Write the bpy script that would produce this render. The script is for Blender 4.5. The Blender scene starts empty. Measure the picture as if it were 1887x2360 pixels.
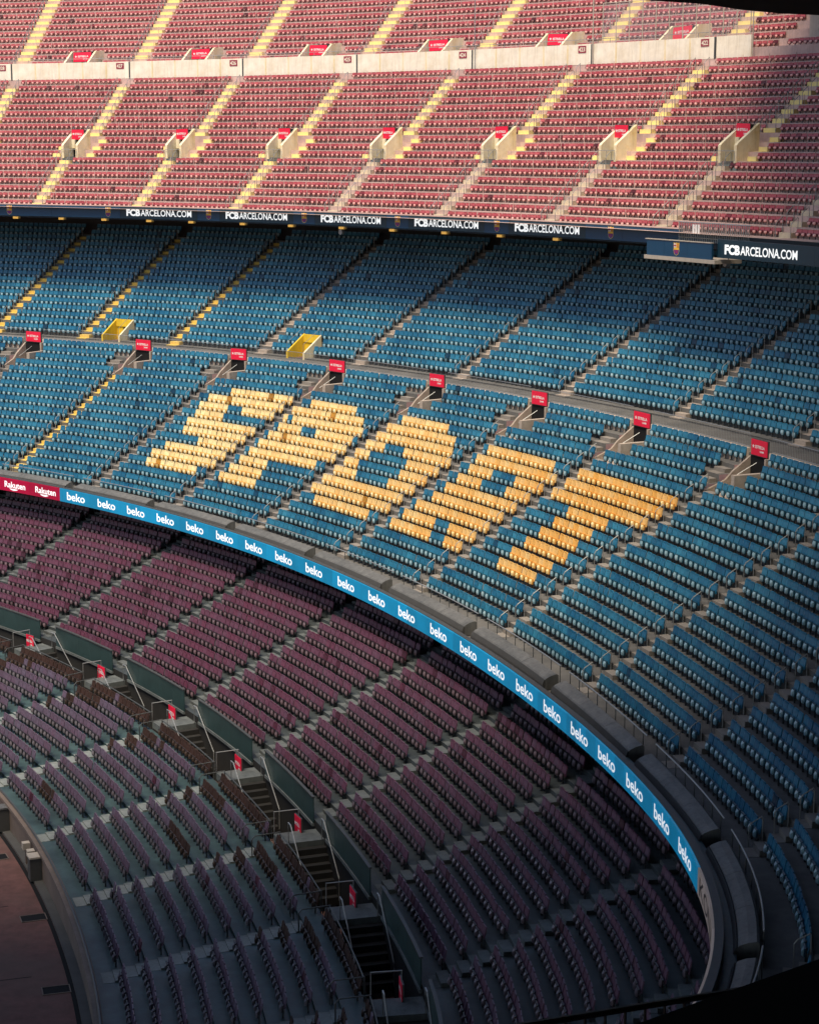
import bpy, math, random
import numpy as np
from mathutils import Matrix, Vector

random.seed(7)
rng = np.random.default_rng(7)
sc = bpy.context.scene
COL = sc.collection
EYE = 31.75                       # eye height above the running track (z = EYE - h)
R = math.radians

# ------------------------------------------------------------------ camera
cam_d = bpy.data.cameras.new("camera")
cam = bpy.data.objects.new("camera", cam_d)
COL.objects.link(cam)
cam.location = (0, 0, EYE)
cam.rotation_euler = (R(90 - 10.851), 0, 0)
cam_d.sensor_fit = 'HORIZONTAL'
cam_d.sensor_width = 36
cam_d.lens = 36 * 4414.6 / 1887
cam_d.clip_start = 0.2
cam_d.clip_end = 4000
sc.camera = cam

# ------------------------------------------------------------------ light
SUN_AZ, SUN_EL = R(205), R(64)   # azimuth: 0 = +Y, clockwise; the sun stands behind the camera, a little left
world = bpy.data.worlds.new("World")
sc.world = world
world.use_nodes = True
wn = world.node_tree
bg = wn.nodes["Background"]
sky = wn.nodes.new("ShaderNodeTexSky")
sky.sky_type = 'NISHITA'
sky.sun_disc = False
sky.sun_elevation = SUN_EL
sky.sun_rotation = SUN_AZ
sky.air_density = 1.0
sky.dust_density = 2.5
sky.ozone_density = 1.5
wn.links.new(sky.outputs[0], bg.inputs[0])
bg.inputs[1].default_value = 0.05
sun_d = bpy.data.lights.new("sun", 'SUN')
sun_d.energy = 1.5
sun_d.angle = R(26)
sun_d.color = (1.0, 0.86, 0.66)
sun = bpy.data.objects.new("sun", sun_d)
COL.objects.link(sun)
sv = Vector((math.sin(SUN_AZ) * math.cos(SUN_EL), math.cos(SUN_AZ) * math.cos(SUN_EL), math.sin(SUN_EL)))
sun.rotation_euler = sv.to_track_quat('Z', 'Y').to_euler()
sc.view_settings.view_transform = 'Standard'
sc.view_settings.look = 'None'
sc.view_settings.gamma = 1.0
sc.view_settings.exposure = 1.65
sc.view_settings.use_curve_mapping = False
sc.cycles.max_bounces = 6

# ------------------------------------------------------------------ plan curve of the bowl
KN = [-75, -40, -15, 5, 20, 32, 42, 52, 62]
KV = [-0.012672, -0.011068, -0.009754, -0.008899, -0.007048, -0.010894, -0.02784, -0.048966, -0.070089]
SS = np.linspace(-110, 110, 2201)
_kk = np.interp(SS, KN, KV)
_th = np.concatenate([[0], np.cumsum((_kk[1:] + _kk[:-1]) / 2) * 0.1])
_th += -1.098552 - _th[1100]
_tx, _ty = np.cos(_th), np.sin(_th)
_X = np.concatenate([[0], np.cumsum((_tx[1:] + _tx[:-1]) / 2) * 0.1])
_Y = np.concatenate([[0], np.cumsum((_ty[1:] + _ty[:-1]) / 2) * 0.1])
_X += -2.695899 - _X[1100]
_Y += 96.504619 - _Y[1100]


def P2(s, d):
    """plan point: s metres along the ribbon board, d metres outward from it"""
    x = np.interp(s, SS, _X); y = np.interp(s, SS, _Y)
    tx = np.interp(s, SS, _tx); ty = np.interp(s, SS, _ty)
    return x - ty * d, y + tx * d


def P3(s, d, z):
    x, y = P2(s, d)
    return (float(x), float(y), float(z))


def tang(s):
    a = float(np.interp(s, SS, _th))
    return math.cos(a), math.sin(a)


def stretch(s, d):
    """metres along a row per metre of s"""
    return 1 - float(np.interp(s, KN, KV)) * d


def frame(s, d, z):
    tx, ty = tang(s)
    x, y, z = P3(s, d, z)
    return Matrix(((tx, -ty, 0, x), (ty, tx, 0, y), (0, 0, 1, z), (0, 0, 0, 1)))


CP = R(10.851)


def pix(x, y, z):
    """photo pixel of a world point: only used to leave out seats far outside the view"""
    Z = z - EYE
    fw = y * math.cos(CP) - Z * math.sin(CP)
    if fw < 1:
        return -9999, -9999, 1
    dn = -y * math.sin(CP) - Z * math.cos(CP)
    return 943.5 + 4414.6 * x / fw, 1180 + 4414.6 * dn / fw, fw


# ------------------------------------------------------------------ materials
def new_mat(name):
    m = bpy.data.materials.new(name)
    m.use_nodes = True
    nt = m.node_tree
    return m, nt, nt.nodes["Principled BSDF"]


def N(nt, kind, **kw):
    n = nt.nodes.new(kind)
    for k, v in kw.items():
        setattr(n, k, v)
    return n


def paint(name, col, rough=0.6, var=0.12, scale=3.0, metallic=0.0, bump=0.0, dirt=None, dirt_amt=0.5, spec=0.5, dscale=0.35, streak=0.0):
    m, nt, b = new_mat(name)
    L = nt.links
    tc = N(nt, "ShaderNodeTexCoord")
    n1 = N(nt, "ShaderNodeTexNoise")
    n1.inputs["Scale"].default_value = scale
    n1.inputs["Detail"].default_value = 6
    n1.inputs["Roughness"].default_value = 0.65
    L.new(tc.outputs["Object"], n1.inputs["Vector"])
    mr = N(nt, "ShaderNodeMapRange")
    mr.inputs[1].default_value = 0.3
    mr.inputs[2].default_value = 0.7
    mr.inputs[3].default_value = 1 - var
    mr.inputs[4].default_value = 1 + var
    L.new(n1.outputs["Fac"], mr.inputs[0])
    mul = N(nt, "ShaderNodeVectorMath", operation='SCALE')
    mul.inputs[0].default_value = col
    L.new(mr.outputs[0], mul.inputs["Scale"])
    out = mul.outputs[0]
    if dirt:
        n2 = N(nt, "ShaderNodeTexNoise")
        n2.inputs["Scale"].default_value = dscale
        n2.inputs["Detail"].default_value = 8
        n2.inputs["Roughness"].default_value = 0.7
        L.new(tc.outputs["Object"], n2.inputs["Vector"])
        r2 = N(nt, "ShaderNodeMapRange")
        r2.inputs[1].default_value = 0.42
        r2.inputs[2].default_value = 0.68
        r2.inputs[3].default_value = 0.0
        r2.inputs[4].default_value = dirt_amt
        L.new(n2.outputs["Fac"], r2.inputs[0])
        mx = N(nt, "ShaderNodeMix", data_type='RGBA')
        L.new(r2.outputs[0], mx.inputs[0])
        L.new(out, mx.inputs[6])
        mx.inputs[7].default_value = (*dirt, 1)
        out = mx.outputs[2]
    if streak:
        mp = N(nt, "ShaderNodeMapping")
        mp.inputs["Scale"].default_value = (2.6, 2.6, 0.22)
        L.new(tc.outputs["Object"], mp.inputs["Vector"])
        n4 = N(nt, "ShaderNodeTexNoise")
        n4.inputs["Scale"].default_value = 2.2
        n4.inputs["Detail"].default_value = 7
        n4.inputs["Roughness"].default_value = 0.75
        L.new(mp.outputs[0], n4.inputs["Vector"])
        r4 = N(nt, "ShaderNodeMapRange")
        r4.inputs[1].default_value = 0.45
        r4.inputs[2].default_value = 0.72
        r4.inputs[3].default_value = 1.0
        r4.inputs[4].default_value = 1.0 - streak
        L.new(n4.outputs["Fac"], r4.inputs[0])
        ms = N(nt, "ShaderNodeVectorMath", operation='SCALE')
        L.new(out, ms.inputs[0])
        L.new(r4.outputs[0], ms.inputs["Scale"])
        out = ms.outputs[0]
    L.new(out, b.inputs["Base Color"])
    b.inputs["Roughness"].default_value = rough
    b.inputs["Metallic"].default_value = metallic
    b.inputs["Specular IOR Level"].default_value = spec
    if bump:
        bp = N(nt, "ShaderNodeBump")
        bp.inputs["Strength"].default_value = bump
        bp.inputs["Distance"].default_value = 0.02
        n3 = N(nt, "ShaderNodeTexNoise")
        n3.inputs["Scale"].default_value = scale * 6
        n3.inputs["Detail"].default_value = 4
        L.new(tc.outputs["Object"], n3.inputs["Vector"])
        L.new(n3.outputs["Fac"], bp.inputs["Height"])
        L.new(bp.outputs[0], b.inputs["Normal"])
    return m


def plastic(name, col, faded, rough=0.4, spec=0.5):
    """seat shell: each seat has its own weathering (lower tier: bluish light too), held in the attribute 'tone' (mesh) or 'seat_tone' (object)"""
    m, nt, b = new_mat(name)
    L = nt.links
    a1 = N(nt, "ShaderNodeAttribute", attribute_name="tone")
    a2 = N(nt, "ShaderNodeAttribute", attribute_name="seat_tone", attribute_type='OBJECT')
    ad = N(nt, "ShaderNodeMath", operation='ADD')
    L.new(a1.outputs["Fac"], ad.inputs[0])
    L.new(a2.outputs["Fac"], ad.inputs[1])
    mx = N(nt, "ShaderNodeMix", data_type='RGBA')
    cr = N(nt, "ShaderNodeMapRange")
    cr.inputs[1].default_value = 0.0
    cr.inputs[2].default_value = 1.0
    L.new(ad.outputs[0], cr.inputs[0])
    L.new(cr.outputs[0], mx.inputs[0])
    mx.inputs[6].default_value = (*col, 1)
    mx.inputs[7].default_value = (*faded, 1)
    # negative tone: a newer, darker replacement seat
    dk = N(nt, "ShaderNodeMapRange")
    dk.inputs[1].default_value = -1.0
    dk.inputs[2].default_value = 0.0
    dk.inputs[3].default_value = 0.18
    dk.inputs[4].default_value = 1.0
    L.new(ad.outputs[0], dk.inputs[0])
    tc = N(nt, "ShaderNodeTexCoord")
    ns = N(nt, "ShaderNodeTexNoise")
    ns.inputs["Scale"].default_value = 2.2
    ns.inputs["Detail"].default_value = 5
    L.new(tc.outputs["Object"], ns.inputs["Vector"])
    nm = N(nt, "ShaderNodeMapRange")
    nm.inputs[1].default_value = 0.3
    nm.inputs[2].default_value = 0.7
    nm.inputs[3].default_value = 0.8
    nm.inputs[4].default_value = 1.15
    L.new(ns.outputs["Fac"], nm.inputs[0])
    mm = N(nt, "ShaderNodeMath", operation='MULTIPLY')
    L.new(dk.outputs[0], mm.inputs[0])
    L.new(nm.outputs[0], mm.inputs[1])
    sc_ = N(nt, "ShaderNodeVectorMath", operation='SCALE')
    L.new(mx.outputs[2], sc_.inputs[0])
    L.new(mm.outputs[0], sc_.inputs["Scale"])
    L.new(sc_.outputs[0], b.inputs["Base Color"])
    b.inputs["Roughness"].default_value = rough
    b.inputs["Specular IOR Level"].default_value = spec
    return m


def screen(name, col, strength, rough=0.45, vary=0.0):
    m, nt, b = new_mat(name)
    b.inputs["Base Color"].default_value = (*col, 1)
    b.inputs["Roughness"].default_value = rough
    b.inputs["Emission Color"].default_value = (*col, 1)
    b.inputs["Emission Strength"].default_value = strength
    if vary:
        L = nt.links
        oi = N(nt, "ShaderNodeObjectInfo")
        tc = N(nt, "ShaderNodeTexCoord")
        ns = N(nt, "ShaderNodeTexNoise")
        ns.inputs["Scale"].default_value = 1.1
        ns.inputs["Detail"].default_value = 4
        L.new(tc.outputs["Object"], ns.inputs["Vector"])
        ad = N(nt, "ShaderNodeMath", operation='ADD')
        L.new(oi.outputs["Random"], ad.inputs[0])
        L.new(ns.outputs["Fac"], ad.inputs[1])
        mr = N(nt, "ShaderNodeMapRange")
        mr.inputs[1].default_value = 0.2
        mr.inputs[2].default_value = 1.8
        mr.inputs[3].default_value = 1 - vary
        mr.inputs[4].default_value = 1 + vary
        L.new(ad.outputs[0], mr.inputs[0])
        sc_ = N(nt, "ShaderNodeVectorMath", operation='SCALE')
        sc_.inputs[0].default_value = col
        L.new(mr.outputs[0], sc_.inputs["Scale"])
        L.new(sc_.outputs[0], b.inputs["Base Color"])
        L.new(sc_.outputs[0], b.inputs["Emission Color"])
    return m


M = {}
M['conc'] = paint("concrete", (0.135, 0.13, 0.122), 0.9, 0.16, 1.6, bump=0.25, dirt=(0.07, 0.07, 0.07), dirt_amt=0.75, dscale=0.5)
M['conc_low'] = paint("teal_concrete", (0.048, 0.088, 0.095), 0.5, 0.3, 1.3, bump=0.2, dirt=(0.020, 0.036, 0.041), dirt_amt=0.85, dscale=0.45)  # teal tint, lighter than the rear floor
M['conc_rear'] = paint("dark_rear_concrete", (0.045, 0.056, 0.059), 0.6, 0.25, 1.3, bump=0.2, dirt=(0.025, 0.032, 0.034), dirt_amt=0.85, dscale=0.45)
M['conc_up'] = paint("pink_concrete", (0.60, 0.43, 0.39), 0.9, 0.12, 1.8, bump=0.2, dirt=(0.34, 0.25, 0.22), dirt_amt=0.6, streak=0.20)
M['step'] = paint("step_concrete", (0.24, 0.215, 0.19), 0.9, 0.18, 2.2, bump=0.25, dirt=(0.22, 0.2, 0.18), dirt_amt=0.6, dscale=0.8)
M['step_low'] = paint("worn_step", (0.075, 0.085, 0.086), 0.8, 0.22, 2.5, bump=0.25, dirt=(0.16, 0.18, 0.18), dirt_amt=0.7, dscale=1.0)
M['step_bright'] = paint("worn_pale_step", (0.21, 0.235, 0.23), 0.8, 0.28, 2.5, bump=0.25, dirt=(0.12, 0.14, 0.145), dirt_amt=0.8, dscale=1.0)
M['step_pale'] = paint("pale_step_concrete", (0.40, 0.335, 0.28), 0.9, 0.2, 2.2, bump=0.25, dirt=(0.26, 0.22, 0.19), dirt_amt=0.7, dscale=0.8)
M['yellow'] = paint("yellow_step_paint", (0.72, 0.50, 0.10), 0.8, 0.18, 2.5, dirt=(0.45, 0.34, 0.2), dirt_amt=0.6, dscale=0.7)
M['cream_step'] = paint("cream_step_paint", (0.86, 0.70, 0.27), 0.85, 0.14, 2.5, dirt=(0.6, 0.5, 0.34), dirt_amt=0.6, dscale=0.7)
M['beige_step'] = paint("beige_step_paint", (0.62, 0.52, 0.38), 0.85, 0.2, 2.5, dirt=(0.42, 0.34, 0.27), dirt_amt=0.7, dscale=0.7)
M['cream'] = paint("cream_wall_paint", (0.88, 0.83, 0.70), 0.85, 0.06, 1.4, dirt=(0.62, 0.52, 0.34), dirt_amt=0.5, dscale=0.9, streak=0.18)
M['wing'] = paint("wing_wall_paint", (0.84, 0.76, 0.55), 0.85, 0.08, 1.2, dirt=(0.70, 0.52, 0.20), dirt_amt=0.75, dscale=0.8, streak=0.22)
M['yellow_wall'] = paint("yellow_wall_paint", (0.82, 0.55, 0.03), 0.7, 0.1, 1.5, streak=0.30)
M['black'] = paint("black_paint", (0.012, 0.012, 0.013), 0.9, 0.1, 2.0, spec=0.2)
M['dark'] = paint("interior_shade", (0.03, 0.03, 0.03), 0.95, 0.1, 1.0, spec=0.1)  # near-black colour stands for the shade in recesses and under the tier
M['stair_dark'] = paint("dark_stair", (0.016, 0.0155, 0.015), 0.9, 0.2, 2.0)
M['steel'] = paint("galvanised_steel", (0.36, 0.37, 0.37), 0.45, 0.1, 6.0, metallic=0.6)
M['rail_dark'] = paint("dark_steel", (0.085, 0.09, 0.09), 0.5, 0.1, 6.0, metallic=0.4)
M['cover'] = paint("grey_parapet_cover", (0.14, 0.14, 0.135), 0.6, 0.2, 1.1, dirt=(0.07, 0.075, 0.075), dirt_amt=0.8, dscale=0.5, streak=0.45)
M['cover_front'] = paint("dark_parapet_front", (0.055, 0.055, 0.055), 0.8, 0.15, 1.5)  # shade on the parapet front put into a darker grey; cabinets share it
M['barrier'] = paint("teal_barrier_panel", (0.025, 0.055, 0.056), 0.45, 0.2, 0.8, dirt=(0.015, 0.025, 0.025), dirt_amt=0.6)
M['track'] = paint("red_brown_track", (0.13, 0.060, 0.052), 0.95, 0.30, 1.4, bump=0.2, dirt=(0.105, 0.070, 0.058), dirt_amt=0.9, dscale=0.16)
M['apron'] = paint("grey_apron", (0.07, 0.07, 0.07), 0.9, 0.16, 0.9, bump=0.2)
M['tanwall'] = paint("tan_wall_paint", (0.17, 0.13, 0.11), 0.85, 0.15, 0.8, dirt=(0.08, 0.066, 0.058), dirt_amt=0.6, streak=0.22)
M['sign'] = paint("red_sign_face", (0.80, 0.010, 0.055), 0.45, 0.05, 1.0)
M['white'] = paint("white_lettering", (0.85, 0.85, 0.83), 0.5, 0.03, 2.0)
M['navy'] = paint("navy_board", (0.006, 0.055, 0.125), 0.4, 0.08, 0.8)
M['teal_board'] = paint("dark_teal_board", (0.006, 0.036, 0.060), 0.4, 0.08, 0.8)
M['soffit'] = paint("soffit_grey", (0.07, 0.07, 0.07), 0.9, 0.1, 1.0)
M['slab_edge'] = paint("pale_slab_edge", (0.45, 0.40, 0.34), 0.85, 0.1, 1.0, streak=0.18)
M['kerb_pale'] = paint("pale_kerb", (0.66, 0.55, 0.46), 0.85, 0.12, 1.0, streak=0.2)
M['crest_yellow'] = paint("crest_yellow", (0.85, 0.52, 0.05), 0.5, 0.02, 1)
M['crest_blue'] = paint("crest_blue", (0.01, 0.05, 0.28), 0.5, 0.02, 1)
M['crest_red'] = paint("crest_red", (0.45, 0.01, 0.04), 0.5, 0.02, 1)
M['numb'] = paint("claret_number_paint", (0.28, 0.03, 0.06), 0.6, 0.05, 1)
M['lamp'] = paint("yellow_lamp_body", (0.85, 0.50, 0.10), 0.5, 0.05, 2)
M['roof'] = paint("dark_roof", (0.006, 0.007, 0.009), 0.9, 0.1, 1.0, spec=0.1)
M['led_blue'] = screen("led_blue", (0.003, 0.20, 0.39), 0.17, 0.35, 0.25)
M['led_red'] = screen("led_crimson", (0.30, 0.0, 0.03), 0.15, 0.35, 0.2)
M['led_white'] = screen("led_pinkish_white", (0.40, 0.33, 0.30), 0.05, 0.45, 0.2)
M['led_text'] = screen("led_white_text", (0.85, 0.88, 0.9), 0.22)
M['web_white'] = screen("glowing_white_letters", (0.82, 0.84, 0.83), 0.28)  # weak emission added so the letters read brighter
M['led_dark'] = screen("led_dark_text", (0.07, 0.06, 0.06), 0.0)
M['blue_back'] = plastic("blue_seat_shell", (0.003, 0.092, 0.205), (0.035, 0.225, 0.36), 0.40)
M['blue_pan'] = plastic("blue_seat_underside", (0.20, 0.37, 0.45), (0.36, 0.52, 0.58), 0.35)
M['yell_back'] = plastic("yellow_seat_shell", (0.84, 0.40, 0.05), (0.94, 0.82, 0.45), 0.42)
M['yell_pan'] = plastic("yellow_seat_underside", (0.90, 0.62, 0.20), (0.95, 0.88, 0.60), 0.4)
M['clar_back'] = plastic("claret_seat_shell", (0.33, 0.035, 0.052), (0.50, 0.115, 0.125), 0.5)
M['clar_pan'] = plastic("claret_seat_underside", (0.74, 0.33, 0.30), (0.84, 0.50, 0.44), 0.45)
M['purp_back'] = plastic("faded_claret_seat_shell", (0.125, 0.030, 0.062), (0.115, 0.095, 0.145), 0.45)  # second colour holds the bluish light on the front and near rows
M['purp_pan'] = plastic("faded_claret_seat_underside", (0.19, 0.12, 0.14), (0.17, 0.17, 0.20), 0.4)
M['brown_back'] = plastic("dark_brown_seat_shell", (0.035, 0.018, 0.014), (0.06, 0.03, 0.024), 0.7, 0.25)  # dark brown rows next to the trench
M['brown_pan'] = plastic("dark_brown_seat_underside", (0.045, 0.03, 0.024), (0.07, 0.045, 0.035), 0.7, 0.25)
M['blue_plate'] = plastic("blue_seat_plate", (0.004, 0.045, 0.075), (0.01, 0.075, 0.115), 0.5)
M['yell_plate'] = plastic("yellow_seat_plate", (0.62, 0.22, 0.02), (0.80, 0.48, 0.12), 0.5)
M['clar_plate'] = plastic("claret_seat_plate", (0.10, 0.010, 0.018), (0.18, 0.03, 0.04), 0.5)
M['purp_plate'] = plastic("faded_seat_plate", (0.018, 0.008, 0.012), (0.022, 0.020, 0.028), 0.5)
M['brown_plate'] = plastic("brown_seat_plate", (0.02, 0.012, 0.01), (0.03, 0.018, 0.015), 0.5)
M['glass'] = None
_m, _nt, _b = new_mat("mesh_screen")
_b.inputs["Base Color"].default_value = (0.30, 0.31, 0.34, 1)
_b.inputs["Roughness"].default_value = 0.3
_b.inputs["Alpha"].default_value = 0.22
M['glass'] = _m


# ------------------------------------------------------------------ mesh helpers
class MB:
    def __init__(self):
        self.v, self.f, self.m = [], [], []

    def add(self, verts, faces, mi=0):
        o = len(self.v)
        self.v += [tuple(map(float, p)) for p in verts]
        self.f += [tuple(i + o for i in f) for f in faces]
        self.m += [mi] * len(faces)
        return self

    def hexa(self, p, mi=0):
        """8 corners: bottom loop 0-3, top loop 4-7"""
        return self.add(p, [(0, 3, 2, 1), (4, 5, 6, 7), (0, 1, 5, 4), (1, 2, 6, 5), (2, 3, 7, 6), (3, 0, 4, 7)], mi)

    def box(self, x0, x1, y0, y1, z0, z1, mi=0):
        return self.hexa([(x0, y0, z0), (x1, y0, z0), (x1, y1, z0), (x0, y1, z0),
                          (x0, y0, z1), (x1, y0, z1), (x1, y1, z1), (x0, y1, z1)], mi)

    def tube(self, pts, r, n=6, mi=0):
        pts = [Vector(p) for p in pts]
        rings = []
        for i, p in enumerate(pts):
            t = (pts[min(i + 1, len(pts) - 1)] - pts[max(i - 1, 0)]).normalized()
            a = t.cross(Vector((0, 0, 1)))
            if a.length < 0.05:
                a = t.cross(Vector((1, 0, 0)))
            a.normalize()
            b = t.cross(a)
            rings.append([p + r * (math.cos(2 * math.pi * k / n) * a + math.sin(2 * math.pi * k / n) * b) for k in range(n)])
        vs = [q for rg in rings for q in rg]
        fs = []
        for i in range(len(pts) - 1):
            for k in range(n):
                fs.append((i * n + k, i * n + (k + 1) % n, (i + 1) * n + (k + 1) % n, (i + 1) * n + k))
        fs.append(tuple(range(n - 1, -1, -1)))
        fs.append(tuple(range((len(pts) - 1) * n, len(pts) * n)))
        return self.add(vs, fs, mi)

    def prism(self, poly, x0, x1, mi=0):
        """polygon in (y, z) pushed along x"""
        n = len(poly)
        vs = [(x0, y, z) for y, z in poly] + [(x1, y, z) for y, z in poly]
        fs = [tuple(range(n)), tuple(range(2 * n - 1, n - 1, -1))]
        fs += [(i, i + n, (i + 1) % n + n, (i + 1) % n) for i in range(n)]
        return self.add(vs, fs, mi)

    def sweep(self, prof, s0, s1, step=0.6, mi=0, closed=True):
        """profile points (d, z) swept along the bowl; closed profile = solid with end caps"""
        k = max(2, int(abs(s1 - s0) / step) + 1)
        ss = np.linspace(s0, s1, k)
        n = len(prof)
        vs = []
        for s in ss:
            for d, z in prof:
                vs.append(P3(s, d, z))
        fs = []
        rn = n if closed else n - 1
        for i in range(k - 1):
            for j in range(rn):
                fs.append((i * n + j, (i + 1) * n + j, (i + 1) * n + (j + 1) % n, i * n + (j + 1) % n))
        if closed:
            fs.append(tuple(range(n)))
            fs.append(tuple(range((k - 1) * n + n - 1, (k - 1) * n - 1, -1)))
        return self.add(vs, fs, mi)

    def mesh(self, name, mats, smooth=False):
        me = bpy.data.meshes.new(name)
        me.from_pydata(self.v, [], self.f)
        for mm in mats:
            me.materials.append(M[mm] if isinstance(mm, str) else mm)
        if len(mats) > 1:
            me.polygons.foreach_set("material_index", self.m)
        if smooth:
            me.polygons.foreach_set("use_smooth", [True] * len(self.f))
        me.update()
        return me


def link(name, me, parent=None, mat=None):
    o = bpy.data.objects.new(name, me)
    COL.objects.link(o)
    if mat is not None:
        o.matrix_local = mat
    if parent is not None:
        o.parent = parent
    return o


def build(mb, name, mats, parent=None, mat=None, smooth=False):
    if isinstance(mats, str):
        mats = [mats]
    return link(name, mb.mesh(name, mats, smooth), parent, mat)


def tag(o, label, cat, group=None):
    o["label"] = label
    o["category"] = cat
    if group:
        o["group"] = group
    return o


def struct(o):
    o["kind"] = "structure"
    return o


def stuff(o, label=None, cat=None):
    o["kind"] = "stuff"
    if label:
        o["label"] = label
        o["category"] = cat
    return o


FM = {}


def empty(name, mat):
    o = bpy.data.objects.new(name, None)
    o.empty_display_size = 0.2
    COL.objects.link(o)
    o.matrix_local = mat
    FM[o.name] = mat.copy()
    return o


ORD = ["first", "second", "third", "fourth", "fifth", "sixth", "seventh", "eighth", "ninth", "tenth", "eleventh",
       "twelfth", "thirteenth", "fourteenth", "fifteenth", "sixteenth", "seventeenth", "eighteenth", "nineteenth", "twentieth"]
ORD += [t_ + "-" + u_ for t_ in ("twenty", "thirty", "forty", "fifty", "sixty") for u_ in ORD[:9]]


_tcache = {}


def text_data(txt, size, bold=0.0, spacing=1.0, xscale=1.0, depth=0.0):
    key = (txt, size, bold, spacing, xscale, depth)
    if key in _tcache:
        return _tcache[key]
    cu = bpy.data.curves.new("lettering", 'FONT')
    cu.body = txt
    cu.size = size
    cu.offset = bold
    cu.space_character = spacing
    cu.extrude = depth
    cu.resolution_u = 3
    ob = bpy.data.objects.new("lettering", cu)
    COL.objects.link(ob)
    dg = bpy.context.evaluated_depsgraph_get()
    dg.update()
    me = bpy.data.meshes.new_from_object(ob.evaluated_get(dg))
    bpy.data.objects.remove(ob)
    bpy.data.curves.remove(cu)
    vs = [(v.co.x * xscale, v.co.y, v.co.z) for v in me.vertices]
    fs = [tuple(p.vertices) for p in me.polygons]
    bpy.data.meshes.remove(me)
    w = max(v[0] for v in vs)
    _tcache[key] = (vs, fs, w)
    return _tcache[key]


def curved_text(parent, txt, s0, d, z, size, mats, bold=0.0, spacing=1.0, xscale=1.0, fit=None, name="lettering"):
    """flat lettering that follows the curve of the board; fit = total length in metres"""
    vs, fs, w = text_data(txt, size, bold, spacing, xscale, 0.0)
    k = (fit / w) if fit else 1.0
    st = stretch(s0, d)
    mb = MB()
    mb.add([P3(s0 + x * k / st, d, z + y) for x, y, _ in vs], fs)
    return build(mb, name, mats, parent), w * k


# ------------------------------------------------------------------ tier profiles  (all h = metres below the eye)
def zz(h):
    return EYE - h


def mid_shift(s):
    t = np.clip((np.asarray(s) - 12) / 22, 0, 1)
    return -0.6 * t * t * (3 - 2 * t)


TIERS = {  # row-0 seat centre d, tread h, depth, rise, rows
    'low_front': dict(d=-18.12, h=31.15, D=0.875, r=0.15, n=10),
    'low_back': dict(d=-7.15, h=29.0, D=0.745, r=0.33, n=16),
    'mid_front': dict(d=3.05, h=22.70, D=0.87, r=0.435, n=17),
    'mid_back': dict(d=20.75, h=15.05, D=0.84, r=0.465, n=17),
    'up_front': dict(d=24.45, h=4.95, D=0.84, r=0.57, n=19),
    'up_back': dict(d=41.9, h=-6.45, D=0.84, r=0.60, n=17),
}
FRONT = 0.52      # tread in front of the seat centre


def row(t, n):
    T = TIERS[t]
    return T['d'] + n * T['D'], zz(T['h'] - n * T['r'])


def lip(t, n):
    return row(t, n)[0] - FRONT


# aisles: s of centre at d = 10 for the middle tier (drift of 0.09 per metre), plain s elsewhere
MF_A = [-62.3, -53.3, -43.7, -35.2, -26.35, -17.35, -8.25, 0.6, 10.3, 19.9, 29.85, 38.7, 47.5]
MB_A = [-67.3, -59.3, -52.0, -44.3, -36.7, -28.2, -19.35, -10.5, -1.0, 8.4, 18.3]
UF_V = [-66.5, -58.4, -50.3, -42.3, -34.1, -25.3, -16.2, -7.3, 2.0]      # entrances of the upper tier
UB_A = [-76.5, -68.1, -59.8, -51.6, -43.3, -35.0, -26.4, -17.6]
LF_A = [-43.5, -33.4, -23.4, -13.5, -3.5, 6.5, 16.0, 25.1, 34.2, 43.0]     # lower tier, front and rear part
LB_A = [-44.0, -34.2, -24.4, -14.8, -4.7, 5.4, 15.1, 24.4, 33.9, 42.8]
YV = [-49.3, -33.3]            # yellow entrances
TV = [-72.2, -63.6, -55.1, -46.6, -37.9, -29.4, -20.7]   # entrances above the cream wall


def mf_s(u, d):
    return u - 0.09 * (d - 10)


S0, S1 = -92.0, 54.0


def terrace(t, name, mats, s0, s1, voids=(), extra_front=0.0, shift=None, side_bottom=None):
    """stepped sheet; voids = (s_lo, s_hi, row_lo, row_hi) left open"""
    T = TIERS[t]
    brk = set(np.round(np.arange(s0, s1 + 0.01, 0.75), 3))
    for v in voids:
        brk.add(round(v[0], 3)); brk.add(round(v[1], 3))
    ss = np.array(sorted(brk))
    sh = shift(ss) if shift is not None else np.zeros(len(ss))
    mb = MB()
    for n in range(T['n']):
        z = row(t, n)[1]
        a = lip(t, n) - (extra_front if n == 0 else 0)
        b = lip(t, n) + T['D']
        zn = z + T['r']
        lo = zz(T['h']) if n == 0 else z
        x0, y0 = P2(ss, a + sh); x1, y1 = P2(ss, b + sh)
        k = len(ss)
        vs = [(x0[i], y0[i], z) for i in range(k)] + [(x1[i], y1[i], z) for i in range(k)] + [(x1[i], y1[i], zn) for i in range(k)]
        fs = []
        for i in range(k - 1):
            mid = (ss[i] + ss[i + 1]) / 2
            hole = any(v[0] < mid < v[1] and v[2] <= n <= v[3] for v in voids)
            if not hole:
                fs.append((i, i + 1, k + i + 1, k + i))
            hole_n = any(v[0] < mid < v[1] and v[2] <= n + 1 <= v[3] for v in voids)
            if n < T['n'] - 1 and not (hole and hole_n):
                if not hole_n:
                    fs.append((k + i, k + i + 1, 2 * k + i + 1, 2 * k + i))
        mb.add(vs, fs)
    return struct(build(mb, name, mats))


# ---- the ground
mb = MB()
mb.add([(-900, -900, 0), (900, -900, 0), (900, 900, 0), (-900, 900, 0)], [(0, 1, 2, 3)])
struct(build(mb, "running_track", "track"))

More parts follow.
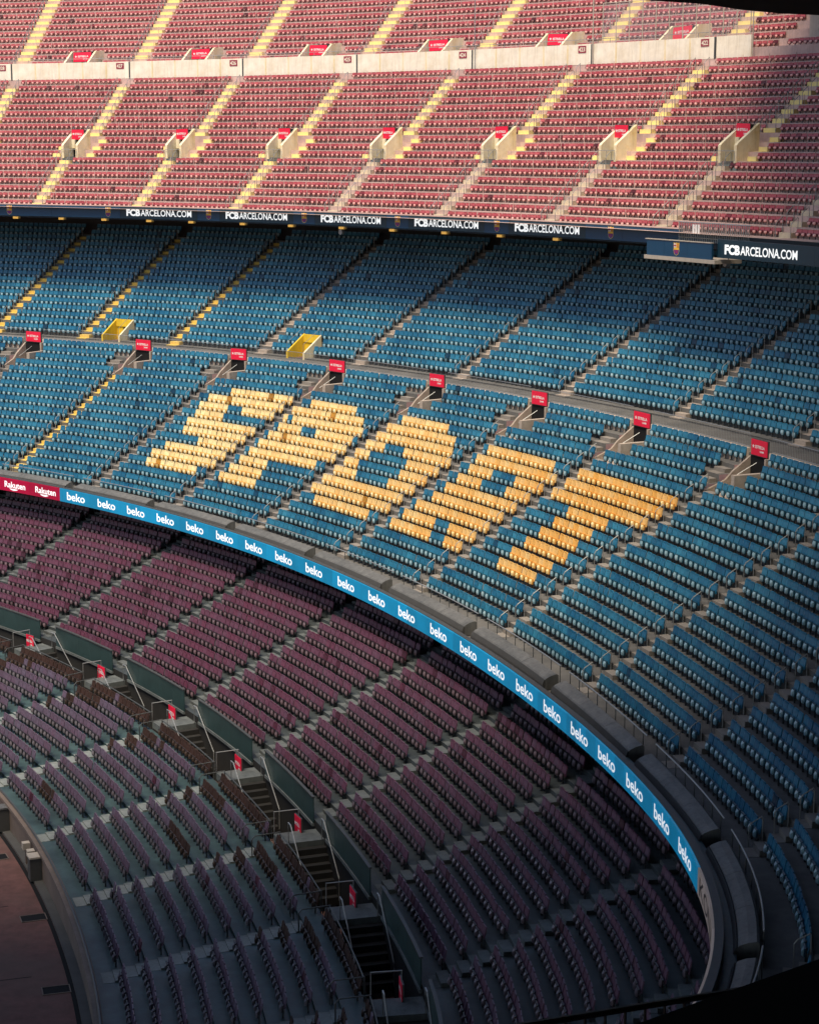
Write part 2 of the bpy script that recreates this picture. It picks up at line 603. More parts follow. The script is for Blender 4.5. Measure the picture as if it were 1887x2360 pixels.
# ---- voids
mf_void = [(mf_s(a + 0.15, 16.2) - 0.9, mf_s(a + 0.15, 16.2) + 1.75, 14, 16) for a in MF_A if a < 30]
uf_void = [(v - 0.62, v + 0.62, 7, 8) for v in UF_V]
yv_void = [(v - 0.8, v + 0.8, 0, 1) for v in YV]
tv_void = [(v - 1.15, v + 1.15, 0, 2) for v in TV]

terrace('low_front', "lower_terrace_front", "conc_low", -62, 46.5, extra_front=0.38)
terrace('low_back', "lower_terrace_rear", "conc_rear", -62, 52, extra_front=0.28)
terrace('mid_front', "middle_terrace_front", "conc", -80, 53, mf_void, 1.88, mid_shift)
terrace('mid_back', "middle_terrace_rear", "conc", -90, 40, yv_void, 0.0)
terrace('up_front', "upper_terrace_front", "conc_up", S0, 16, uf_void, 0.9)
terrace('up_back', "upper_terrace_rear", "conc_up", S0, 16, tv_void, 0.0)

# ---- soffits, back walls, walkway
mb = MB()
mb.sweep([(0.25, zz(23.12)), (5.0, zz(23.05)), (5.0, zz(26.5))], -80, 53, closed=False)
struct(build(mb, "lower_tier_ceiling", "dark"))
mb = MB()
mb.sweep([(23.75, zz(5.80)), (35.3, zz(5.2)), (35.3, zz(9.0))], S0, 16, closed=False)
struct(build(mb, "middle_tier_ceiling", "soffit"))
wk = zz(22.70 - 0.435 * 16)      # level of the last front row
wz = zz(15.15)                   # walkway floor
mb = MB()
mb.sweep([(lip('mid_front', 17) + 0.0, wk), (lip('mid_front', 17) + 0.001, wz), (lip('mid_back', 0) + 0.02, wz), (lip('mid_back', 0) + 0.021, row('mid_back', 0)[1])], -90, 46, closed=False)
struct(build(mb, "middle_walkway", "conc"))
# floor and back of the upper walkway behind the cream wall
mb = MB()
mb.sweep([(39.85, row('up_front', 18)[1]), (40.1, row('up_front', 18)[1]), (40.1, row('up_back', 0)[1] - 0.02), (lip('up_back', 0) + 0.02, row('up_back', 0)[1] - 0.02)], S0, 16, closed=False)
struct(build(mb, "upper_walkway", "conc_up"))

# ================================================================== lower tier: walls, trench, entrances
lf_end = lip('low_front', 10)
lf_top = row('low_front', 9)[1]
lb_lip = lip('low_back', 0) - 0.28
lb_z = row('low_back', 0)[1]
LAND = zz(29.35)
mb = MB()
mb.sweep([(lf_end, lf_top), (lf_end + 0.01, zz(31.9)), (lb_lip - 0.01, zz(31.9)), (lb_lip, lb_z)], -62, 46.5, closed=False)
struct(build(mb, "lower_trench", "dark"))  # dark colour paints in the blackness of the tunnel mouths

w = MB()
w.sweep([(-19.25, 0.0), (-19.25, zz(30.55)), (-19.05, zz(30.45)), (-19.02, zz(31.15))], -62, 46.5, closed=False)
front = build(w, "pitch_side_wall", "tanwall")
tag(front, "tan painted wall between the red-brown track and the front seat row", "wall")
mb = MB(); mb.tube([P3(s, -19.1, zz(30.33)) for s in np.arange(-60, 46, 0.8)], 0.05, 6)
build(mb, "top_rail", "rail_dark", front)
cap = MB(); cap.sweep([(-19.32, zz(30.55)), (-19.32, zz(30.40)), (-19.0, zz(30.40)), (-19.0, zz(30.55))], -60, 46)
build(cap, "coping", "tanwall", front)
mb = MB(); mb.sweep([(-19.62, 0.02), (-19.62, 0.10), (-19.255, 0.10), (-19.255, 0.02)], -62, 46)
struct(build(mb, "track_kerb", "apron"))
mb = MB(); mb.sweep([(-19.80, 0.006), (-19.625, 0.006)], -62, 46, closed=False)
struct(build(mb, "drain_strip", "black"))

# small things at the foot of the wall
for s, wd, hh, mt, lab in [(2.6, 0.6, 1.15, 'black', "tall black cabinet against the tan wall at the left edge"),
                           (8.35, 0.32, 1.0, 'cream', "narrow pale upright box hanging on the tan track wall, upper of two"),
                           (9.6, 0.36, 1.0, 'cream', "pale box with thin leg on the tan track wall, lower of two"),
                           (10.7, 0.6, 1.1, 'black', "black cabinet with pale lid at the track wall")]:
    o = empty("wall_cabinet", frame(s, -19.52, 0.10))
    tag(o, lab, "cabinet", "cabinets along the track wall")
    b = MB()
    if mt == 'black':
        b.box(-wd / 2, wd / 2, -0.25, 0.25, 0, hh - 0.08)
        build(b, "body", 'cover_front', o)
        b = MB(); b.box(-wd / 2 - 0.03, wd / 2 + 0.03, -0.28, 0.28, hh - 0.08, hh)
        build(b, "lid", 'cover' if s < 5 else 'slab_edge', o)
    else:
        b.box(-wd / 2, wd / 2, -0.15, 0.18, hh - 0.30, hh)
        build(b, "body", 'slab_edge', o)
        b = MB(); b.box(-0.06, 0.06, -0.03, 0.09, 0, hh - 0.30)
        build(b, "leg", 'tanwall', o)
for s, dd, lab in [(6.6, -20.6, "dark pit hatch with pale frame at the upper left of the track"),
                   (15.6, -20.3, "narrow dark drain hatch beside the wall, middle of the track"),
                   (24.2, -20.3, "dark drain hatch beside the wall near the bottom of the track")]:
    o = empty("ground_hatch", frame(s, dd, 0.004))
    tag(o, lab, "hatch", "hatches in the track")
    b = MB(); b.box(-0.32, 0.32, -0.5, 0.5, 0, 0.012); build(b, "cover", 'black', o)
    b = MB()
    for q in ((-0.36, 0.36, -0.54, -0.5), (-0.36, 0.36, 0.5, 0.54), (-0.36, -0.32, -0.5, 0.5), (0.32, 0.36, -0.5, 0.5)):
        b.box(*q, 0, 0.03)
    build(b, "frame", 'tanwall', o)
for i, (s, d0, d1) in enumerate([(13.6, -26, -21.1), (22.4, -28, -21.1)]):
    b = MB(); b.sweep([(d0, 0.005), (d1, 0.005)], s, s + 0.07, closed=False)
    struct(build(b, "track_joint", 'black'))


def place_text(parent, txt, mat, size, mats, bold=0.0, width=None, name="lettering"):
    """lettering in a thing's own x-z plane (x to the right, z up, facing -y)"""
    vs, fs, wd = text_data(txt, size, bold, 1.0)
    k = width / wd if width else 1
    mb = MB(); mb.add([mat @ Vector((x * k, -z, y)) for x, y, z in vs], fs)
    return build(mb, name, mats, parent)


def star(mb, cx, cz, r, y):
    pts = []
    for k in range(10):
        a = math.pi / 2 + k * math.pi / 5
        q = r if k % 2 == 0 else r * 0.42
        pts.append((cx + q * math.cos(a), y, cz + q * math.sin(a)))
    mb.add(pts, [tuple(range(10))])


def red_sign(mat, w, h, label, depth=0.08, group="red sponsor signs over the entrances", tilt=0.0):
    o = empty("red_sign", mat @ Matrix.Rotation(tilt, 4, 'X') @ Matrix.Rotation(random.gauss(0, 0.02), 4, 'Y') @ Matrix.Rotation(random.gauss(0, 0.03), 4, 'Z'))
    tag(o, label, "sign", group)
    b = MB(); b.box(-w / 2, w / 2, 0, depth, 0, h); build(b, "panel", 'sign', o)
    b = MB(); b.box(-w / 2 - 0.025, w / 2 + 0.025, depth * 0.4, depth + 0.02, -0.025, h + 0.025); build(b, "frame", 'rail_dark', o)
    b = MB(); star(b, -w * 0.36, h * 0.56, h * 0.15, -0.004); build(b, "star", 'white', o)
    tw = w * 0.60
    place_text(o, "ESTRELLA", Matrix.Translation((-w * 0.25, -0.004, h * 0.47)), h * 0.27, 'white', 0.006, tw)
    place_text(o, "DAMM", Matrix.Translation((w * 0.05, -0.004, h * 0.22)), h * 0.18, 'white', 0.004, tw * 0.42)
    return o


for i, a in enumerate(LB_A):
    nm = ORD[i]
    lo = LF_A[i]
    a = a + 1.25          # the landings lie a little further on than the aisles above
    # landing with its stair flight
    o = empty("entrance_stairs", frame(a, (lf_end + lb_lip) / 2, 0))
    tag(o, "landing and stairs sinking into the lower trench, %s from the far end" % nm, "stairs", "entrance stairs of the lower tier")
    hw = (lb_lip - lf_end) / 2 - 0.02
    b = MB(); b.box(-0.75, 0.6, -hw, hw, LAND - 0.35, LAND); build(b, "landing", 'step_low', o)
    for k in range(7):
        b = MB(); b.box(0.6 + k * 0.3, 0.9 + k * 0.3, -hw + 0.35, hw, LAND - 0.35 - 0.26 * (k + 1), LAND - 0.26 * (k + 1))
        build(b, "step", 'stair_dark', o)
    for yy in (-hw + 0.3, hw - 0.12):
        b = MB(); b.tube([(0.6, yy, LAND), (0.6, yy, LAND + 0.95), (0.95, yy, LAND + 0.95), (3.1, yy, LAND - 0.85), (3.1, yy, LAND - 1.8)], 0.028, 6)
        build(b, "handrail", 'steel', o)
    b = MB(); b.tube([(-1.0, -hw + 0.1, LAND), (-1.0, -hw + 0.1, LAND + 0.9), (-1.0, hw - 0.7, LAND + 0.9), (-1.0, hw - 0.7, LAND)], 0.028, 6)
    build(b, "handrail", 'steel', o)
    red_sign(frame(a - 0.95, lf_end + 1.15, LAND - 0.22), 0.86, 0.82,
             "red sign with white star at the dark trench, %s along the lower tier" % nm, 0.06)
    # guard rails around the head of the front aisle
    g = empty("guard_rail", frame(lo, lf_end, lf_top))
    tag(g, "bent steel guard rail atop the front aisle, %s from the far end" % nm, "railing", "guard rails along the lower trench")
    for x in (-0.75, 0.75):
        b = MB(); b.tube([(x, -1.25, 0), (x, -1.25, 0.75), (x, -1.1, 0.9), (x, 0.0, 0.95), (x, 0.05, 0)], 0.028, 6); build(b, "hoop", 'rail_dark', g)
    if i < len(LB_A) - 1:
        a2 = LB_A[i + 1] + 1.25
        s0, s1 = a + 1.1, a2 - 1.0
        o = empty("barrier_wall", frame((s0 + s1) / 2, lb_lip, 0))
        inv = FM[o.name].inverted()
        tag(o, "dark teal barrier with a pale top rail fronting the rear seats, %s along the trench" % nm, "barrier", "teal barriers along the lower trench")

        def sub(prof, name, mat, par=o, i0=s0, i1=s1):
            b = MB(); b.sweep(prof, i0, i1)
            b.v = [tuple(inv @ Vector(p)) for p in b.v]
            return build(b, name, mat, par)
        n = 5
        for k in range(n):
            sub([(lb_lip - 0.07, zz(29.15)), (lb_lip - 0.07, zz(28.0)), (lb_lip - 0.02, zz(28.0)), (lb_lip - 0.02, zz(29.15))], "panel", 'barrier',
                i0=s0 + (s1 - s0) * k / n + 0.006, i1=s0 + (s1 - s0) * (k + 1) / n - 0.006)
        sub([(lb_lip - 0.11, zz(28.0)), (lb_lip - 0.11, zz(27.94)), (lb_lip + 0.02, zz(27.94)), (lb_lip + 0.02, zz(28.0))], "top_rail", 'rail_dark')
        sub([(lb_lip - 0.12, zz(29.30)), (lb_lip - 0.12, zz(29.16)), (lb_lip - 0.01, zz(29.16)), (lb_lip - 0.01, zz(29.30))], "kerb", 'step_low')
        b = MB()
        t0, t1 = lo + 0.9, LF_A[i + 1] - 0.9
        b.tube([P3(s, lf_end - 0.03, lf_top + 0.92) for s in np.linspace(t0, t1, 14)], 0.03, 6)
        for s in np.linspace(t0, t1, 6):
            b.tube([P3(s, lf_end - 0.03, lf_top), P3(s, lf_end - 0.03, lf_top + 0.92)], 0.024, 5)
        tag(build(b, "trench_railing", 'rail_dark'), "thin steel railing behind the last front row, %s along the trench" % nm, "railing", "railings behind the front seats of the lower tier")

# ================================================================== ribbon board
RB = (zz(23.0), zz(22.14))
rib = empty("ribbon_board", frame(0, 0, RB[0]))
tag(rib, "long curved advertising ribbon in bright blue along the edge of the middle tier", "display board")
rinv = FM[rib.name].inverted()


def rib_local(o):
    o.data.transform(rinv)
    return o


b = MB(); b.sweep([(0.02, RB[0] - 0.04), (0.02, RB[1] + 0.03), (0.28, RB[1] + 0.03), (0.28, RB[0] - 0.04)], -80, 53)
rib_local(build(b, "casing", 'rail_dark', rib))


def rib_panels(s0, s1, mat, step=1.12):
    n = max(1, round((s1 - s0) / step))
    e = np.linspace(s0, s1, n + 1)
    for q0, q1 in zip(e[:-1], e[1:]):
        b = MB(); b.sweep([(-0.06, RB[0]), (-0.06, RB[1]), (0.018, RB[1]), (0.018, RB[0])], q0 + 0.004, q1 - 0.004, 0.45)
        rib_local(build(b, "screen_panel", mat, rib))


rib_panels(-77.6, -34.2, 'led_red')
rib_panels(-34.2, 41.9, 'led_blue')
rib_panels(41.9, 53, 'led_white', 1.6)
BEKO = [-33.44 + 3.41 * k for k in range(12)] + [7.5 + 3.38 * k for k in range(10)]
BEKO = [-33.44, -30.06, -26.77, -23.42, -20.04, -16.59, -13.18, -9.67, -6.08, -2.25, 1.44, 5.05, 8.9, 12.51, 15.85, 19.2, 22.43, 25.6, 28.77, 32.07, 35.42, 38.7]
for s in BEKO:
    o, _ = curved_text(rib, "beko", s, -0.066, RB[0] + 0.20, 0.72, 'led_text', 0.012, 1.0, fit=2.0)
    rib_local(o)
for s in [-33.44 - 3.3 * k - 3.45 for k in range(10)]:
    o, _ = curved_text(rib, "Rakuten", s, -0.066, RB[0] + 0.27, 0.58, 'led_text', 0.010, 1.0, fit=2.25)
    rib_local(o)
    b = MB(); st = stretch(s, 0)
    xs = np.linspace(0.55, 1.45, 9)
    up = [P3(s + x / st, -0.066, RB[0] + 0.20) for x in xs]
    dn = [P3(s + x / st, -0.066, RB[0] + 0.19 - 0.10 * math.sin(math.pi * k / 8) ** 0.7) for k, x in enumerate(xs)]
    b.add(up + dn, [(k, k + 1, 10 + k, 9 + k) for k in range(8)])
    rib_local(build(b, "underline_swoosh", 'led_text', rib))
o, _ = curved_text(rib, "KONA", 42.2, -0.066, RB[0] + 0.12, 0.85, 'led_dark', 0.006, 1.0, fit=4.6)
rib_local(o)

mb = MB(); mb.sweep([(0.285, zz(22.72)), (0.285, zz(22.42)), (0.665, zz(22.42)), (0.665, zz(22.72))], -80, 53)
struct(build(mb, "ribbon_gutter", 'conc_low'))

# ================================================================== parapet boxes and gutter of the middle tier
ed = MF_A
for i in range(len(ed)):
    a0 = ed[i]
    a1 = ed[i + 1] if i + 1 < len(ed) else 53.5
    s0 = mf_s(a0, 2.0) + 0.50
    s1 = mf_s(a1, 2.0) - 0.50
    if a1 > 53:
        s1 = 53
    o = empty("parapet_cover", frame((s0 + s1) / 2, 1.2, 0))
    inv = FM[o.name].inverted()
    tag(o, "grey parapet box with dark front and thin rail, %s along the blue ribbon" % ORD[i], "parapet", "parapet boxes behind the ribbon board")

    def sub(prof, name, mat, q0=s0, q1=s1):
        b = MB()
        k = max(2, int((q1 - q0) / 0.5) + 1)
        ss = np.linspace(q0, q1, k)
        sh = mid_shift(ss)
        n = len(prof)
        for j, s in enumerate(ss):
            b.v += [tuple(inv @ Vector(P3(s, d + 0.55 * sh[j], z))) for d, z in prof]
        for j in range(k - 1):
            for q in range(n):
                b.f.append((j * n + q, (j + 1) * n + q, (j + 1) * n + (q + 1) % n, j * n + (q + 1) % n)); b.m.append(0)
        b.f += [tuple(range(n)), tuple(range(k * n - 1, (k - 1) * n - 1, -1))]; b.m += [0, 0]
        return build(b, name, mat, o)
    sub([(0.85, zz(22.68)), (0.88, zz(22.42)), (0.97, zz(22.20)), (1.01, zz(22.24)), (0.97, zz(22.68))], "front", 'cover_front')
    npan = max(2, round((s1 - s0) / 2.6))
    for k in range(npan):
        sub([(1.01, zz(22.66)), (1.012, zz(22.22)), (1.06, zz(22.16)), (1.30, zz(22.06)), (1.54, zz(22.01)), (1.62, zz(22.07)), (1.62, zz(22.66))], "cover_panel", 'cover',
            s0 + (s1 - s0) * k / npan + 0.008, s0 + (s1 - s0) * (k + 1) / npan - 0.008)
    pts = []
    ss = np.linspace(s0, s1, max(3, int((s1 - s0) / 0.5)))
    sh = mid_shift(ss)
    b = MB(); b.tube([inv @ Vector(P3(s, 1.72 + 0.55 * sh[j], zz(21.66))) for j, s in enumerate(ss)], 0.028, 6)
    build(b, "rail", 'steel', o)
    for s in np.arange(s0 + 0.1, s1, 1.05):
        q = 1.72 + 0.55 * float(mid_shift(s))
        b = MB(); b.tube([inv @ Vector(P3(s, q, zz(22.6))), inv @ Vector(P3(s, q, zz(21.66)))], 0.02, 5)
        build(b, "post", 'rail_dark', o)

# ================================================================== entrances of the middle tier (under the walkway) with signs
wtop = zz(14.93)
dW = lip('mid_front', 17)          # front face of the walkway
z13 = row('mid_front', 13)[1]
for i, a in enumerate(MF_A):
    if a > 30:
        continue
    sc_ = mf_s(a + 0.15, 16.2)
    o = empty("stand_entrance", frame(sc_, lip('mid_front', 14), z13))
    lab = "dark entrance cut into the blue seats under the walkway, %s along it" % ORD[i]
    tag(o, lab, "entrance", "entrances below the walkway of the middle tier")
    L4 = dW - lip('mid_front', 14)
    H4 = wz - z13 - 0.06
    b = MB(); b.prism([(-0.02, -0.3), (-0.02, 0.12), (L4 * 0.45, 0.60), (L4 * 0.6, 1.0), (L4, 1.75), (L4, -0.3)], -1.04, -0.905); build(b, "side_wall", 'step_pale', o)
    b = MB(); b.box(-0.9, 1.75, 0.0, L4 + 3, -0.25, 0.003); build(b, "floor", 'step_pale', o)
    for k in range(3):
        b = MB(); b.box(0.87 + 0.30 * k, 0.87 + 0.30 * (k + 1), 0.02 + 0.87 * (2 - k) * 0.5, L4, 0.003, 0.435 * (k + 1)); build(b, "step", 'step_pale', o)
    b = MB(); b.box(0.86, 1.0, L4 - 0.35, L4 + 0.1, 0, H4); build(b, "door_jamb", 'step_pale', o)
    b = MB()
    b.add([(-0.9, L4 + 0.02, 0), (-0.9, L4 + 3, 0), (-0.9, L4 + 3, H4), (-0.9, L4 + 0.02, H4), (0.9, L4 + 0.02, 0), (0.9, L4 + 3, 0), (0.9, L4 + 3, H4), (0.9, L4 + 0.02, H4)],
          [(0, 1, 2, 3), (4, 5, 6, 7), (1, 5, 6, 2)])
    build(b, "tunnel_wall", 'black', o)
    b = MB(); b.box(-0.9, 0.86, L4 - 0.02, L4 + 0.0, 0.01, H4 - 0.05); build(b, "doorway_shade_sheet", 'black', o)  # black sheet stands for the shade inside the opening
    b = MB(); b.tube([(-0.55, L4 - 1.2, 0), (-0.55, L4 - 1.2, 0.8), (-0.2, L4 - 0.1, 1.5)], 0.018, 5); build(b, "handrail", 'steel', o)
    red_sign(frame(sc_, dW - 0.12, zz(15.18)), 1.52, 0.78, "red sign with white star over the middle tier walkway, %s from the left" % ORD[i], 0.1)
# the walkway edge with bar railing, one length per block
for i in range(len(MF_A)):
    q0 = mf_s(MF_A[i] + 0.15, dW) + (0.87 if MF_A[i] < 30 else 0.0)
    q1 = (mf_s(MF_A[i + 1] + 0.15, dW) - (0.87 if MF_A[i + 1] < 30 else 0)) if i + 1 < len(MF_A) else 50
    if q0 > 40:
        continue
    o = empty("walkway_railing", frame((q0 + q1) / 2, dW, wz))
    inv = FM[o.name].inverted()
    tag(o, "pale walkway kerb with fine grey bar railing, %s length from the left" % ORD[i], "railing", "railings along the middle walkway")
    b = MB(); b.sweep([(dW - 0.10, wk), (dW - 0.10, wtop), (dW + 0.16, wtop), (dW + 0.16, wz + 0.003)], q0, q1)
    b.v = [tuple(inv @ Vector(p)) for p in b.v]
    build(b, "kerb", 'kerb_pale', o)
    b = MB()
    for zq in (wtop + 0.06, wtop + 0.72):
        b.tube([inv @ Vector(P3(s, dW + 0.1, zq)) for s in np.linspace(q0, q1, 16)], 0.018, 5)
    build(b, "rail", 'steel', o)
    b = MB()
    for s in np.arange(q0, q1, 0.13):
        b.tube([inv @ Vector(P3(s, dW + 0.1, wtop)), inv @ Vector(P3(s, dW + 0.1, wtop + 0.72))], 0.008, 3)
    q = build(b, "bars", 'steel', o)
    q["kind"] = "stuff"
# yellow entrances behind the walkway
zb = row('mid_back', 0)[1]
for i, s in enumerate(YV):
    o = empty("yellow_entrance", frame(s, lip('mid_back', 0), zb))
    tag(o, "yellow walled entrance opening among the blue seats, %s one" % ("left" if i == 0 else "right"), "entrance", "yellow entrances of the middle tier")
    L3 = 2 * 0.84; H3 = 2 * 0.465
    poly = [(-0.05, -0.1), (-0.05, 0.38), (0.05, 0.45), (L3, H3 + 0.62), (L3, -0.1)]
    b = MB(); b.prism(poly, -0.95, -0.805); build(b, "side_wall", 'yellow_wall', o)
    b = MB(); b.prism(poly, 0.805, 0.95); build(b, "side_wall", 'wing', o)
    b = MB(); b.box(-0.8, 0.8, L3 - 0.12, L3, 0.95, H3 + 0.6); build(b, "lintel", 'yellow_wall', o)
    b = MB(); b.box(-0.8, -0.15, L3 - 0.05, L3 + 0.1, -0.1, 0.95); build(b, "inner_wall", 'yellow_wall', o)
    b = MB(); b.box(-0.8, 0.8, L3 + 0.3, L3 + 0.4, -0.1, 0.95); build(b, "interior_shade", 'black', o)  # black board painted as the shade behind the opening
    b = MB(); b.tube([(-0.88, -0.05, 0.4), (-0.88, -0.05, 1.0), (-0.88, L3, H3 + 1.15), (-0.88, L3, H3 + 0.5)], 0.016, 5)
    b.tube([(0.88, -0.05, 0.4), (0.88, -0.05, 1.0), (0.88, L3, H3 + 1.15), (0.88, L3, H3 + 0.5)], 0.016, 5)
    build(b, "handrail", 'steel', o)

# ================================================================== blue fascia board of the upper tier
FZ = (zz(5.68), zz(4.78)); FD = 23.48
fas = empty("fascia_board", frame(-30, FD, FZ[0]))
tag(fas, "long dark blue board with white web address and crests under the upper tier", "advertising board")
finv = FM[fas.name].inverted()


def fas_local(o):
    o.data.transform(finv)
    return o


FT = [(-50.07, -44.67), (-41.82, -36.66), (-33.85, -28.83), (-26.0, -20.69), (-17.69, -12.42), (0.0, 0.0)]
CR = [-59.6, -51.57, -43.23, -35.24, -27.41, -19.15, -9.9]
e = [S0, -76, -68, -62, -56.2]
for a, c_ in zip([t[0] for t in FT[:5]], [t[1] for t in FT[:5]]):
    e += [a - 0.5, c_ + 0.5]
e += [-9.0, -4.5]
for k, (q0, q1) in enumerate(zip(e[:-1], e[1:])):
    txt = any(abs(q0 + 0.5 - t[0]) < 0.01 for t in FT[:5])
    b = MB(); b.sweep([(FD, FZ[0]), (FD, FZ[1]), (FD + 0.22, FZ[1]), (FD + 0.22, FZ[0])], q0 + 0.005, q1 - 0.005)
    fas_local(build(b, "board_panel", 'teal_board' if txt else 'navy', fas))


def crest(s, par, tr, d, z0, k=1.0):
    """small shield: yellow chief with cross and stripes, striped base"""
    g = []
    w2, hh = 0.27 * k, 0.74 * k
    out = [(-w2, hh), (-w2 * 0.5, hh * 0.95), (0, hh), (w2 * 0.5, hh * 0.95), (w2, hh), (w2 * 0.92, hh * 0.62), (w2, hh * 0.36), (w2 * 0.7, hh * 0.12), (0, 0), (-w2 * 0.7, hh * 0.12), (-w2, hh * 0.36), (-w2 * 0.92, hh * 0.62)]
    st = stretch(s, d)

    def poly(pts, dd, mat, nm, parent):
        b = MB(); b.add([P3(s + x / st, d - dd, z0 + y) for x, y in pts], [tuple(range(len(pts)))])
        return tr(build(b, nm, mat, parent))
    root = poly(out, 0.006, 'crest_yellow', "crest", par)
    poly([(-w2 * .85, hh * .93), (-w2 * .1, hh * .93), (-w2 * .1, hh * .6), (-w2 * .85, hh * .6)], 0.010, 'white', "cross_field", root)
    poly([(-w2 * .56, hh * .93), (-w2 * .38, hh * .93), (-w2 * .38, hh * .6), (-w2 * .56, hh * .6)], 0.014, 'crest_red', "cross_bar", root)
    poly([(-w2 * .85, hh * .81), (-w2 * .1, hh * .81), (-w2 * .1, hh * .72), (-w2 * .85, hh * .72)], 0.016, 'crest_red', "cross_bar", root)
    for q in range(3):
        x = w2 * (0.12 + 0.27 * q)
        poly([(x, hh * .93), (x + w2 * .12, hh * .93), (x + w2 * .12, hh * .6), (x, hh * .6)], 0.010, 'crest_red', "stripe", root)
    lowp = [(w2 * .88, hh * .44), (w2 * .9, hh * .34), (w2 * .62, hh * .14), (0, hh * .04), (-w2 * .62, hh * .14), (-w2 * .9, hh * .34), (-w2 * .88, hh * .44)]
    poly(lowp, 0.010, 'crest_blue', "base_field", root)
    for x in (-w2 * .6, -w2 * .12, w2 * .36):
        poly([(x, hh * .44), (x + w2 * .24, hh * .44), (x + w2 * .24, hh * .16), (x, hh * .16)], 0.014, 'crest_red', "stripe", root)
    return root


for c_ in CR[:-1]:
    crest(c_, fas, fas_local, FD, FZ[0] + 0.07)
crest(-9.9, fas, fas_local, FD, FZ[0] + 0.07)


def web_text(par, tr, s, d, z, L):
    o1, w1 = curved_text(par, "FCB", s, d, z, 0.68, 'web_white', 0.034, 1.0, fit=L * 0.215); tr(o1)
    st = stretch(s, d)
    o2, w2 = curved_text(par, "ARCELONA.COM", s + (L * 0.225) / st, d, z, 0.68, 'web_white', 0.012, 1.0, fit=L * 0.775); tr(o2)


for a, c_ in FT[:5]:
    web_text(fas, fas_local, a, FD - 0.012, FZ[0] + 0.22, (c_ - a) * stretch(a, FD))
# coping rail on the fascia
b = MB(); b.sweep([(FD - 0.03, FZ[1]), (FD - 0.03, FZ[1] + 0.06), (FD + 0.3, FZ[1] + 0.06), (FD + 0.3, FZ[1])], S0, -4.5)
fas_local(build(b, "coping", 'conc_up', fas))
# camera balcony and the board to its right
o = empty("camera_balcony", frame(-2.1, FD, FZ[0] - 0.65))
oinv = FM[o.name].inverted()
tag(o, "blue balcony box with pale slab and barred grille jutting from the fascia", "balcony")


def bal_local(q):
    q.data.transform(oinv)
    return q


bz0, bz1 = zz(6.25), zz(5.35)
bd = FD - 1.5
for q0, q1 in ((-5.4, -4.0), (-4.0, -2.2), (-2.2, -0.3)):
    b = MB(); b.sweep([(bd, bz0), (bd, bz1), (bd + 0.12, bz1), (bd + 0.12, bz0)], q0 + 0.004, q1 - 0.004)
    bal_local(build(b, "front_panel", 'navy', o))
b = MB(); b.sweep([(bd + 0.12, bz0), (bd + 0.12, bz1), (FD, bz1), (FD, bz0)], -5.4, -5.28); bal_local(build(b, "end_panel", 'navy', o))
b = MB(); b.sweep([(bd - 0.05, bz0 - 0.22), (bd - 0.05, bz0 - 0.002), (FD + 0.3, bz0 - 0.002), (FD + 0.3, bz0 - 0.22)], -5.55, 0.0); bal_local(build(b, "slab", 'slab_edge', o))
b = MB(); b.sweep([(bd - 0.04, bz1 + 0.002), (bd - 0.04, bz1 + 0.05), (bd + 0.16, bz1 + 0.05), (bd + 0.16, bz1 + 0.002)], -5.5, -0.3); bal_local(build(b, "coping", 'slab_edge', o))
crest(-3.05, o, bal_local, bd, bz0 + 0.08)
b = MB()
for s in np.arange(-4.4, 1.0, 0.14):
    b.tube([P3(s, FD - 0.1, bz1 - 0.1), P3(s, FD - 0.1, zz(4.35))], 0.028, 4)
q = bal_local(build(b, "grille_bars", 'steel', o)); q["kind"] = "stuff"
b = MB()
for z in (zz(4.35), zz(5.2)):
    b.tube([P3(s, FD - 0.1, z) for s in np.linspace(-4.45, 1.05, 12)], 0.03, 5)
bal_local(build(b, "grille_rail", 'steel', o))
b = MB()
for s in (-3.25, -3.05, -2.85):
    b.sweep([(FD - 0.16, zz(4.95)), (FD - 0.16, zz(4.45)), (FD - 0.14, zz(4.45)), (FD - 0.14, zz(4.95))], s - 0.07, s + 0.07)
bal_local(build(b, "white_notice", 'white', o))

o = empty("web_address_board", frame(4.0, FD - 1.2, zz(6.0)))
oinv = FM[o.name].inverted()
tag(o, "dark teal board with white web address right of the balcony", "advertising board")
for q0, q1 in ((-0.2, 7.1), (7.1, 15)):
    b = MB(); b.sweep([(FD - 1.2, zz(6.12)), (FD - 1.2, zz(5.12)), (FD - 0.95, zz(5.12)), (FD - 0.95, zz(6.12))], q0 + 0.004, q1 - 0.004)
    bal_local(build(b, "board_panel", 'teal_board', o))
web_text(o, bal_local, 0.35, FD - 1.212, zz(5.87), 6.6)

